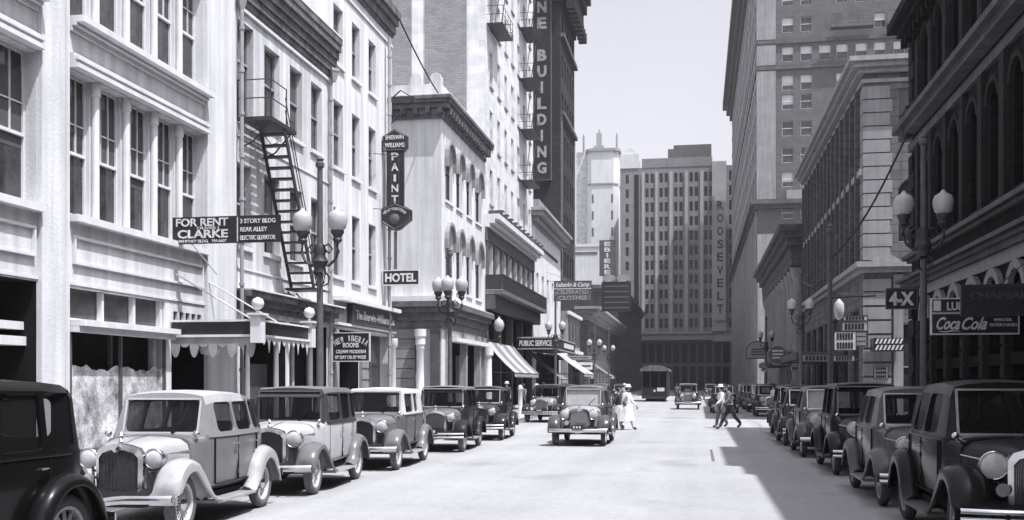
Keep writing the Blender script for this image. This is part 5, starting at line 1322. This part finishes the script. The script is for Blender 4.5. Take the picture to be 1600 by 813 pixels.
for (a, b, c, d, yy, m_, lb) in ((872, 925, 556, 562, 92, 'trimgrey', 'long thin pale shop board low on the left before the far lamps'), (898, 926, 566, 578, 94, 'signwhite', 'small white shop board right of the long pale awning')):
    t, w, h = sign('shop_board', lb, FX(a, yy), FX(b, yy), yy, FZ(900, d, yy), FZ(900, c, yy), m_, 'iron', fw=.05)
    q = MB(); q.box(-w*.8, w*.8, -.06, -.045, h*.4, h*.6); q.build('lettering', M['signblk'], t)

# right hand signs
yS = 38.2
t, w, h = sign('corner_bar_sign', 'black sign with big white number and letter, right of the quoined corner building', FX(1385, yS), FX(1432, yS), yS, FZ(1410, 482, yS), FZ(1410, 452, yS), 'signblk', 'signgrey', wallx=XR)
put_text(t, '4-X', 0, -.06, h*.5, w*1.65, h*.72, M['signwhite'], bold=.05)
yS = 27.2
t, w, h = sign('soft_drink_sign', 'long black soft drink sign in white script hanging over the right pavement', FX(1456, yS), XR-.1, yS, FZ(1500, 521, yS), FZ(1500, 491, yS), fw=.035, wallx=XR)
f = lambda px: FX(px, yS)-t.location.x
put_text(t, 'Coca', f(1481), -.05, h*.52, f(1499)-f(1462), h*.66, M['signwhite'], shear=.5, bold=.02); put_text(t, 'Cola', f(1522), -.05, h*.5, f(1542)-f(1502), h*.66, M['signwhite'], shear=.5, bold=.02)
q = MB(); q.path([(f(1466), -.05, h*.12), (f(1476), -.05, h*.07), (f(1488), -.05, h*.13), (f(1500), -.05, h*.1)], [.006, .016, .016, .004], 6); q.build('flourish', M['signwhite'], t)
put_text(t, 'WINTER', f(1566), -.05, h*.68, .42, .075, M['signwhite'], bold=.015); put_text(t, 'ENTERTAINED', f(1567), -.05, h*.42, .62, .075, M['signwhite'], bold=.015)
t, w, h = sign('lunch_sign', 'black lunch sign with a pale left edge just above the soft drink sign', FX(1456, yS), FX(1530, yS), yS, FZ(1480, 488, yS), FZ(1480, 468, yS), fw=.03)
put_text(t, 'LUN', -w+.55, -.05, h*.45, .42, .2, M['signwhite'], bold=.02)
q = MB(); q.box(-w+.03, -w+.2, -.052, -.041, .03, h-.03); q.build('pale_panel', M['trim'], t)
yS = 25.9
t, w, h = sign('dark_shop_sign', 'large nearly black sign with faint letters overlapping the lunch sign', FX(1503, yS), XR-.05, yS, FZ(1540, 492, yS), FZ(1540, 448, yS), frm='iron', wallx=XR)
put_text(t, 'CHAPEAU', 0, -.05, h*.68, w*1.6, h*.25, M['darktrim'], bold=.02)
yS = 51.0
t = empty('barber_marquee', (FX(1386, yS), yS, FZ(1386, 549, yS)), 0, 'small dark projecting canopy with white slanted barber stripes at the corner', 'canopy')
w = (FX(1410, yS)-FX(1363, yS))/2; h = FZ(1386, 529, yS)-t.location.z
q = MB(); q.box(-w, w, -.5, .5, 0, h); q.build('canopy_box', M['signblk'], t)
for row in (0, 1):
    for k in range(7):
        q = MB(); x = -w+.05+k*(2*w-.1)/7; z = .04+row*h*.5; q.extr([(x, z), (x+.09, z), (x+.19, z+h*.38), (x+.10, z+h*.38)], 1, -.52, -.501); q.build('stripe', M['signwhite'], t)
def plainsign(a, b, c, d, yy, m_, lb, lines=2, wx=XR, fr='iron'):
    t, w, h = sign('shop_board', lb, FX(a, yy), FX(b, yy), yy, FZ((a+b)/2, d, yy), FZ((a+b)/2, c, yy), m_, fr, fw=.03, wallx=None)
    for k in range(lines):
        q = MB(); n = 6
        for j in range(n):
            x = -w*.8+1.6*w*j/n; q.box(x, x+1.6*w/n*.7, -.055, -.041, h*(.5+k)/lines-h*.18/lines*2, h*(.5+k)/lines+h*.18/lines*2)
        q.f and q.build('lettering', M['signblk'] if m_ in ('signwhite', 'trimgrey', 'globe') else M['trimgrey'], t)
    return t
plainsign(1318, 1355, 494, 501, 49.0, 'trimgrey', 'narrow grey board, upper of two before the quoined building', 1)
plainsign(1316, 1355, 504, 517, 49.0, 'trimgrey', 'wider grey board with a dark edge, below the narrow grey one', 1)
plainsign(1304, 1337, 519, 547, 46, 'signwhite', 'bright white square sign behind the plain steel pole', 2)
plainsign(1303, 1335, 556, 564, 46, 'trimgrey', 'narrow pale board right under the bright white square sign', 1)
plainsign(1336, 1355, 519, 541, 50, 'signgrey', 'dark lined board beside the barber striped canopy', 3)
plainsign(1366, 1387, 573, 592, 51.3, 'globe', 'pale notice card at the foot of the corner pier', 3)
plainsign(1238, 1252, 553, 566, 62, 'signwhite', 'small bright square board, upper, before the bank columns', 2)
plainsign(1236, 1249, 572, 580, 62, 'signwhite', 'small bright board, lower, before the bank columns', 1)
plainsign(1228, 1238, 549, 561, 66, 'trimgrey', 'small grey board left of the bright square one', 1)
plainsign(1254, 1297, 555, 565, 58, 'trimgrey', 'long pale fascia board left of the plain steel pole', 1)
plainsign(1190, 1198, 573, 580, 80, 'signwhite', 'tiny white board over the far parked cars', 1)
for px, py, r, yy, m_, lb, half in ((1215, 555, .62, 70, 'signgrey', 'round dark shop sign with a pale rim over the parked cars', False), (1184, 551, .95, 92, 'trimgrey', 'arched pale sign in front of the bank columns', True)):
    t = empty('round_sign', (FX(px, yy), yy, FZ(px, py, yy)), 0, lb, 'sign'); n = 24
    pts = [(r*math.cos(2*PI*k/n), r*math.sin(2*PI*k/n)) for k in range(n)] if not half else [(r*math.cos(PI*k/n), r*math.sin(PI*k/n)) for k in range(n+1)]+[(-r, -.5), (r, -.5)]
    q = MB(); q.extr(pts, 1, -.05, .05); q.build('board', M[m_], t)
    q = MB(); q.path([(a_, -.05, b_) for a_, b_ in pts+[pts[0]]], .045, 5); q.build('rim', M['trimgrey' if not half else 'iron'], t)
    for z in (-.22, .0, .22):
        q = MB(); q.box(-r*.55, r*.55, -.07, -.051, z, z+.1); q.build('lettering', M['signwhite' if not half else 'signblk'], t)
t = empty('lit_globe_sign', (FX(1311, 47), 47, FZ(1311, 500, 47)), 0, 'pale tall oval globe sign hanging beside the plain steel pole', 'sign')
q = MB(); q.lathe([(.03, 0), (.16, .1), (.22, .4), (.2, .7), (.08, .85), (.02, .9)], n=16); q.build('globe', M['globe'], t, 60)
q = MB(); q.tube((0, 0, .88), (0, 0, 1.1), .02); q.tube((0, 0, 1.1), (XR-t.location.x+.4, 0, 1.15), .02); q.build('bracket', M['iron'], t)

# ------------------------------------------------------------------ marquees and awnings
y0, y1, x1 = 23.3, 26.6, FX(403, 23.3)
t = empty('scalloped_marquee', (XL, y0, 2.9), 0, 'flat entrance marquee with scalloped valance, white corner posts and ball finials', 'marquee')
W_ = x1-XL; D_ = y1-y0
q = MB(); q.box(.02, W_-.02, .02, D_-.02, .06, .36); q.build('deck', M['signblk'], t)
q = MB(); q.box(.02, W_, -.03, -.001+.02, .08, .38); q.box(W_-.018, W_+.03, .0, D_, .08, .38); q.build('fascia', M['signblk'], t)
q = MB(); q.box(.02, W_, -.08, -.032, .385, .43); q.box(.02, W_, -.08, -.032, .02, .078); q.box(W_+.032, W_+.08, 0, D_, .385, .43); q.box(W_+.032, W_+.08, 0, D_, .02, .078); q.build('fascia_trim', M['trim'], t)
def scallop(n, L, seedw):
    pts = [(0, .02)]; 
    for k in range(n):
        s0 = L*k/n; w = L/n
        big = k % 2 == seedw
        dep = .46 if big else .22
        for j in range(9):
            a = PI*j/8; pts.append((s0+w/2-w/2*math.cos(a)*.98, -.12-(dep-.12)*math.sin(a)))
    pts.append((L, .02)); return pts
q = MB(); q.extr(scallop(9, W_-.04, 0), 1, -.045, -.033); q.build('valance', M['trimgrey'], t)
q = MB()
for k in range(10):
    s = .1+k*(D_-.2)/10; w = (D_-.2)/10; dd = .34 if k % 2 else .16
    q.extr([(s, .018), (s+w, .018), (s+w*.7, -.1), (s+w*.5, -dd), (s+w*.3, -.1)], 0, W_+.033, W_+.045)
q.build('valance', M['trim'], t)
for yy in (-.02, D_):
    q = MB(); q.box(W_-.12, W_+.14, yy-.14, yy+.12, -.12, .52); q.box(W_-.18, W_+.2, yy-.2, yy+.18, .521, .57); q.lathe([(.03, .57), (.05, .62), (.03, .65), (.11, .7), (.15, .8), (.11, .9), (.0, .95)], (W_+.01, yy-.01, 0), n=16); q.build('corner_post', M['trim'], t, 50)
for a_, b_ in ((.15, .8), (1.7, 2.5)):
    q = MB(); q.tube((.02, a_, 1.55), (W_*.8, b_, .44), .022, n=5); q.build('stay_rod', M['trim'], t)
q = MB(); q.lathe([(.0, -.42), (.2, -.36), (.28, -.2), (.26, .0)], (W_*.33, .5, 0), n=16); q.build('globe_light', M['globe'], t, 60)

y0, y1 = 72.0, 84.0
t = empty('service_marquee', (XL, y0, 4.2), 0, 'long dark flat marquee with white lettering on its end, over the left pavement', 'marquee')
W_ = FX(867, y0)-XL
q = MB(); q.box(.02, W_, 0, y1-y0, 0, .75); q.build('canopy_box', M['signblk'], t)
q = MB(); q.box(.02, W_+.05, -.06, -.002, .7, .8); q.box(.02, W_+.05, -.06, -.002, -.06, .02); q.box(W_+.002, W_+.06, 0, y1-y0, .7, .8); q.box(W_+.002, W_+.06, 0, y1-y0, -.06, .02); q.build('edge_trim', M['trimgrey'], t)
put_text(t, 'PUBLIC SERVICE', W_*.49, -.03, .37, W_*.86, .4, M['signwhite'], bold=.03)
q = MB(); q.box(W_+.003, W_+.02, 5, y1-y0-1, .2, .55); q.build('side_panel', M['signwhite'], t)
def awning(label, y0, y1, proj, zt, zb, m_, stripes=0, m2='canvas', val=True):
    t = empty('awning', (XL, y0, zb), 0, label, 'awning', 'canvas awnings over the left hand shops')
    L = y1-y0; H_ = zt-zb; n = max(stripes, 1)
    for mm, par in (((m_, 0), (m2, 1)) if stripes else ((m_, 0),)):
        q = MB()
        for k in range(n):
            if stripes and k % 2 != par: continue
            a, b = L*k/n, L*(k+1)/n-.004
            P_ = [(.02, H_), (proj*.33, H_*.62), (proj*.66, H_*.29), (proj, 0)]
            q.loft([[(p[0], a, p[1]), (p[0], b, p[1]), (p[0], b, p[1]-.03), (p[0], a, p[1]-.03)] for p in P_])
        q.build('canvas', M[mm], t)
    if val:
        q = MB()
        for k in range(int(L/.35)):
            s = k*.35; q.extr([(s, -.032), (s+.35, -.032), (s+.3, -.22), (s+.17, -.3), (s+.05, -.22)], 0, proj-.02, proj-.005)
        q.build('valance', M['canvas'], t)
    q = MB(); q.tube((.02, .03, .02), (proj, .03, -.02), .02, n=5); q.tube((.02, L-.03, .02), (proj, L-.03, -.02), .02, n=5); q.tube((proj, 0, -.03), (proj, L, -.03), .02, n=5); q.build('awning_frame', M['iron'], t)
    return t
awning('wide striped canvas awning with scalloped edge, first past the corner building', 61.0, 70.6, 1.75, 4.3, 2.45, 'canvas', 6, 'canvasg')
awning('narrow grey awning under the lettered marquee', 76.5, 80.0, 2.6, 4.1, 2.1, 'canvasg')
awning('large white awning right of the lettered marquee, behind the lamp', 86.0, 94.5, 3.2, 5.1, 2.6, 'canvas')
awning('small pale awning on the shaded row past the tower', 99.0, 103.5, 2.4, 4.2, 2.5, 'canvas')
awning('far grey awning before the corner block', 123.0, 128.0, 2.4, 4.2, 2.6, 'canvasg')
for k, (yy, lb) in enumerate(((84, 'mid distance shop canopy on the right before the columned bank'), (62, 'dark shop canopy over the right pavement along the quoined building'))):
    t = empty('shop_canopy', (XR, yy, 3.1), 0, lb, 'canopy'); q = MB(); q.box(-2.4, -.02, -3, 10, 0, .35); q.build('deck', M['darktrim'], t); q = MB(); q.box(-2.45, -.02, -3.06, -3.002, 0, .4); q.box(-2.46, -2.402, -3, 10, 0, .4); q.build('fascia', M['sooty'], t)

# ------------------------------------------------------------------ fire escape
t = empty('fire_escape', (XL, 26.95, 9.0), 0, 'black iron fire escape with a balcony and a steep stair on the plastered front', 'fire escape')
q = MB()
for k in range(9): q.box(.04+k*.1, .1+k*.1, 0, 1.75, -.02, .02)
q.box(.02, .95, -.03, -.001, -.06, .05); q.box(.02, .95, 1.751, 1.78, -.06, .05); q.box(.95, .98, -.03, 1.78, -.06, .05); q.build('platform', M['iron'], t)
q = MB()
for z in (.55, 1.05): q.path([(.02, -.02, z), (.95, -.02, z), (.95, 1.1, z)], .018, 5)
for x_, y_ in ((.02, -.02), (.95, -.02), (.95, 1.1)): q.tube((x_, y_, 0), (x_, y_, 1.07), .02, n=5)
q.build('railing', M['iron'], t)
for y_ in (.1, 1.6):
    q = MB(); q.path([(.02, y_, -.75), (.4, y_, -.6), (.9, y_, -.06)], .025, 5); q.path([(.1, y_, -.1), (.3, y_, -.35), (.5, y_, -.3), (.45, y_, -.15)], .015, 5); q.build('bracket', M['iron'], t)
s0, s1 = Vector((0, 1.0, -.05)), Vector((0, 3.3, -4.3))
for x_ in (.22, .93):
    q = MB(); a, b = s0+Vector((x_, 0, 0)), s1+Vector((x_, 0, 0)); d = (b-a).normalized(); up = Vector((0, .88, .47))*.08
    q.loft([[tuple(p+Vector((e, 0, 0))+u) for e, u in ((-.02, -up), (.02, -up), (.02, up), (-.02, up))] for p in (a, b)]); q.build('stringer', M['iron'], t)
for k in range(15):
    p = s0+(s1-s0)*(k+.5)/15; q = MB(); q.box(.25, .9, p.y-.12, p.y+.12, p.z-.025, p.z+.025); q.build('tread', M['iron'], t)
for dz in (.5, .85):
    q = MB(); q.path([tuple(s0+Vector((.96, 0, dz))), tuple(s1+Vector((.96, 0, dz)))], .016, 5); q.build('handrail', M['irongrey'], t)
q = MB(); q.box(.05, 1.0, 3.2, 4.1, -4.36, -4.3); q.path([(.1, 3.3, -4.4), (.5, 3.3, -4.8), (.05, 3.3, -5.1)], .03, 5); q.path([(.1, 4.0, -4.4), (.5, 4.0, -4.8), (.05, 4.0, -5.1)], .03, 5); q.build('lower_landing', M['iron'], t)

# cables
def cable(pts, r, label, cat='cable', name='cable'):
    q = MB(); q.path(pts, r, 5); return tag(q.build(name, M['iron']), label, cat)
A_, B_ = Vector((XL+.2, LY(603), LZ(603, 2))), Vector((XL-.4, LY(738)-1, LZ(738, 200)))
cable([A_.lerp(B_, k/8)-Vector((0, 0, .5*math.sin(PI*k/8))) for k in range(9)], .035, 'guy wire slanting down to the corner building parapet')
A_, B_ = Vector((FX(1415, 40), 40, FZ(1415, 215, 40))), Vector((KR+.3, LY(1297, KR+.3), 6.6))
cable([A_.lerp(B_, k/10)-Vector((0, 0, .5*math.sin(PI*k/10))) for k in range(11)], .04, 'thick sagging cable from the traffic lantern to the plain steel pole')
A_, B_ = B_, Vector((KR+.3, LY(1251, KR+.25), 6.9))
cable([A_.lerp(B_, k/10)-Vector((0, 0, .6*math.sin(PI*k/10))) for k in range(11)], .02, 'thin cable strung between two right side poles')
t = empty('hanging_lantern', (FX(1416, 40), 40, FZ(1416, 217, 40)), 0, 'dark lantern on an iron bracket at the corner of the sooty building', 'lantern')
q = MB(); q.lathe([(.08, 0), (.22, .1), (.25, .8), (.3, .82), (.12, 1.05), (.03, 1.2)], n=8); q.build('housing', M['iron'], t)
q = MB(); q.tube((0, 0, 1.15), (XR-t.location.x, 0, 1.2), .03, n=6); q.tube((0, 0, .1), (XR-t.location.x, 0, .1), .03, n=6); q.build('bracket', M['iron'], t)

# ------------------------------------------------------------------ air
hz = MB().box(-130, 130, -70, 330, -1.1, 66.5).build('haze', [bpy.data.materials.new('haze_air')]); tag(hz, kind='stuff')
hm = hz.data.materials[0]; hm.use_nodes = True; hn = hm.node_tree
for n_ in list(hn.nodes):
    if n_.type == 'BSDF_PRINCIPLED': hn.nodes.remove(n_)
pv = hn.nodes.new('ShaderNodeVolumePrincipled'); pv.inputs['Density'].default_value = .00035; pv.inputs['Color'].default_value = (.9, .9, .95, 1); pv.inputs['Anisotropy'].default_value = .2
hn.links.new(pv.outputs[0], hn.nodes['Material Output'].inputs['Volume'])

# ------------------------------------------------------------------ people
def skin_obj(name, pts, edges, rad, m_, parent, rootv=0, sub=2):
    me = bpy.data.meshes.new(name); me.from_pydata([tuple(p) for p in pts], edges, []); o = bpy.data.objects.new(name, me); col.objects.link(o)
    o.modifiers.new('skin', 'SKIN'); sm = o.modifiers.new('s', 'SUBSURF'); sm.levels = sub; sm.render_levels = sub
    for i, r in enumerate(rad):
        v = me.skin_vertices[0].data[i]; v.radius = (r if isinstance(r, tuple) else (r, r)); v.use_root = (i == rootv)
    modded(o, None)
    for p in o.data.polygons: p.use_smooth = True
    o.data.materials.append(m_); o.parent = parent; return o
def person(label, loc, face, stride, top, bottom, skirt=False, hat=None, hair='leather', h=1.72, lean=.04, arms=((.25, -.15), (-.25, .1)), group='pedestrians crossing the street', tilt=0):
    t = empty('person', (*loc, 0), R(face), label, 'person', group); s = h/1.72
    # looks towards -Y; stride = (left foot y, right foot y)
    J = {}; J['pel'] = (0, 0, .93); J['wa'] = (0, -lean*.5, 1.1); J['ch'] = (0, -lean, 1.32); J['nk'] = (0, -lean, 1.47); J['hd0'] = (0, -lean-.01, 1.54); J['hd'] = (0, -lean-.02, 1.61); J['tp'] = (0, -lean-.01, 1.69)
    for sd, nm, fy, ar in ((-1, 'l', stride[0], arms[0]), (1, 'r', stride[1], arms[1])):
        J[nm+'hip'] = (sd*.09, 0, .88); lift = max(0, fy)*.35
        J[nm+'kn'] = (sd*.095, fy*.45-.06, .49+lift*.2); J[nm+'an'] = (sd*.09, fy, .09+lift); J[nm+'to'] = (sd*.1, fy-.16, .04+lift*.3)
        J[nm+'sh'] = (sd*.17, -lean, 1.40); J[nm+'el'] = (sd*.22, -lean+ar[0]*.4+.03, 1.13); J[nm+'wr'] = (sd*.21, -lean+ar[0]-.04, .91+abs(ar[0])*.25)
        w = J[nm+'wr']; J[nm+'pm'] = (w[0], w[1]-.03, w[2]-.07)
        for k, (dx, L) in enumerate(((-.03, .07), (-.01, .085), (.01, .08), (.03, .065))):
            J[nm+'f%d' % k] = (w[0]+sd*.005, w[1]-.03+dx, w[2]-.11); J[nm+'g%d' % k] = (w[0]-sd*.01, w[1]-.04+dx, w[2]-.11-L)
        J[nm+'th'] = (w[0]-sd*.02, w[1]-.075, w[2]-.09)
    names = list(J); ix_ = {n: i for i, n in enumerate(names)}
    E = [('pel', 'wa'), ('wa', 'ch'), ('ch', 'nk'), ('nk', 'hd0'), ('hd0', 'hd'), ('hd', 'tp')]
    for nm in 'lr':
        E += [('pel', nm+'hip'), (nm+'hip', nm+'kn'), (nm+'kn', nm+'an'), (nm+'an', nm+'to'), ('ch', nm+'sh'), (nm+'sh', nm+'el'), (nm+'el', nm+'wr'), (nm+'wr', nm+'pm'), (nm+'pm', nm+'th')]
        for k in range(4): E += [(nm+'pm', nm+'f%d' % k), (nm+'f%d' % k, nm+'g%d' % k)]
    Rd = {'pel': .14, 'wa': .12, 'ch': .15, 'nk': .055, 'hd0': .07, 'hd': (.085, .1), 'tp': .06, 'hip': .09, 'kn': .055, 'an': .038, 'to': .035, 'sh': .06, 'el': .042, 'wr': .027, 'pm': (.018, .035), 'th': .01}
    rad = []
    for n in names:
        k = n if n in Rd else n[1:]; rad.append(Rd.get(k, .009))
    body_ = skin_obj('body', [tuple(c*s for c in J[n]) for n in names], [(ix_[a], ix_[b]) for a, b in E], rad, M['skin'], t)
    def sub(nms, es, rr, m_, nm): return skin_obj(nm, [tuple(c*s for c in J[n]) for n in nms], [(nms.index(a), nms.index(b)) for a, b in es], rr, m_, t)
    sub(['pel', 'wa', 'ch', 'lsh', 'rsh', 'lel', 'rel', 'lwr', 'rwr'], [('pel', 'wa'), ('wa', 'ch'), ('ch', 'lsh'), ('ch', 'rsh'), ('lsh', 'lel'), ('rsh', 'rel'), ('lel', 'lwr'), ('rel', 'rwr')], [(.18, .14), (.155, .125), (.19, .14), .085, .085, .06, .06, .042, .042], M[top], 'jacket' if not skirt else 'blouse')
    if skirt:
        q = MB(); q.lathe([(.14, 1.0), (.19, .9), (.2, .75), (.24, .5), (.27, .36), (.25, .36)], n=18); q.v = [(x*s, y*s*1.15+stride[0]*.1, z*s) for x, y, z in q.v]; q.build('skirt', M[bottom], t, 60)
    else:
        sub(['pel', 'lhip', 'rhip', 'lkn', 'rkn', 'lan', 'ran'], [('pel', 'lhip'), ('pel', 'rhip'), ('lhip', 'lkn'), ('rhip', 'rkn'), ('lkn', 'lan'), ('rkn', 'ran')], [(.165, .13), .11, .11, .08, .08, .065, .065], M[bottom], 'trousers')
    for nm in 'lr': sub([nm+'an', nm+'to'], [(nm+'an', nm+'to')], [.055, .045], M['leather'], 'shoe')
    q = MB(); hc = J['hd']; q.lathe([(.0, .115), (.06, .105), (.098, .05), (.1, 0), (.085, -.06)], (0, 0, 0), n=14); q.v = [(x*s, (y*1.12+hc[1]+.02)*s, (z+hc[2]+.005)*s) for x, y, z in q.v]; q.f = [f_ for f_ in q.f if not (min(q.v[i][1] for i in f_) < (hc[1]-.05)*s and max(q.v[i][2] for i in f_) < (hc[2]+.06)*s)]; q.mi = [0]*len(q.f); q.build('hair', M[hair], t, 60)
    q = MB(); q.loft([[(x*s+0, (y+hc[1])*s, (z+hc[2])*s) for x, y, z in ((-.012, -.1, -.03), (.012, -.1, -.03), (.006, -.095, .02), (-.006, -.095, .02))], [((x)*s, (y+hc[1])*s, (z+hc[2])*s) for x, y, z in ((-.006, -.125, -.025), (.006, -.125, -.025), (.003, -.1, .015), (-.003, -.1, .015))]]); q.build('nose', M['skin'], t)
    for sd in (-1, 1): q = MB(); q.lathe([(.009, 0), (.0, -.006)], (sd*.034*s, (hc[1]-.098)*s, (hc[2]+.022)*s), 'Y', 8); q.build('eye', M['leather'], t)
    if hat:
        q = MB(); q.lathe([(.16, .06), (.165, .07), (.1, .08), (.095, .16), (.07, .18), (.0, .175)], (0, 0, 0), n=20); q.v = [(x*s, (y+hc[1])*s, (z+hc[2])*s) for x, y, z in q.v]; q.build('hat', M[hat], t, 50)
    return t
person('woman in white with a white hat walking beside the middle sedan', (FX(979, 41.6), 41.6), 70, (-.32, .3), 'clothwhite', 'clothwhite', True, 'clothwhite')
person('woman in a dark blouse and pale print skirt beside the one in white', (FX(965, 41.3), 41.3), 80, (-.15, .15), 'clothdark', 'clothprint', True, None, h=1.66)
person('man in a dark suit striding across the road on the right', (FX(1142, 42.6), 42.6), -75, (-.42, .38), 'clothgrey', 'clothdark', False, None, h=1.74, lean=.1)
person('man in a white shirt and straw hat behind the striding man', (FX(1128, 44.0), 44.0), -70, (-.2, .2), 'clothwhite', 'clothgrey', False, 'clothwhite', h=1.72)
person('man standing in white shirt at the far right kerb by parked cars', (FX(1208, 60), 59.0), -60, (-.1, .1), 'clothwhite', 'clothdark', False, 'clothdark', group='pedestrians far down the street')
person('far figure in grey on the left pavement below the awnings', (FX(817, 63), 63), 160, (-.2, .2), 'clothgrey', 'clothdark', False, 'clothdark', group='pedestrians far down the street')
person('figure in dark clothes on the left pavement near the white bollard', (FX(838, 56), 56), 180, (-.1, .15), 'clothdark', 'clothdark', False, 'clothwhite', group='pedestrians far down the street')
person('far pale dressed figure near the streetcar', (-6.0, 88), 20, (-.2, .2), 'clothprint', 'clothwhite', True, 'clothwhite', group='pedestrians far down the street')

walkers = [o for o in bpy.data.objects if o.type == 'EMPTY' and o.name.startswith('person')]
src = {o.name: o for o in walkers}
W0 = walkers
for k, (x, y, rz, i, lb) in enumerate(((-10.2, 70, 170, 2, 'man in grey walking away under the striped awning'), (-9.6, 92, 10, 0, 'woman in white walking past the tower shopfront'), (-9.4, 100, 190, 4, 'white shirted man on the left pavement beyond the tower'),
      (5.9, 63, 5, 5, 'grey figure on the right pavement by the quoined building'), (6.2, 72, 180, 7, 'pale dressed figure on the right pavement before the bank'), (6.0, 90, 0, 6, 'dark figure walking along the bank columns'),
      (-2.2, 112, 20, 5, 'grey figure crossing in front of the far cars'), (3.0, 122, 190, 4, 'white shirted figure crossing far down the street'), (-10.4, 57.5, 10, 6, 'dark figure by the corner building side column'))):
    c = copy_tree(W0[i]); c.location = (x, y, .13 if abs(x) > 4.7 else 0); c.rotation_euler = (0, 0, R(rz)); c['label'] = lb; c['group'] = 'pedestrians far down the street'
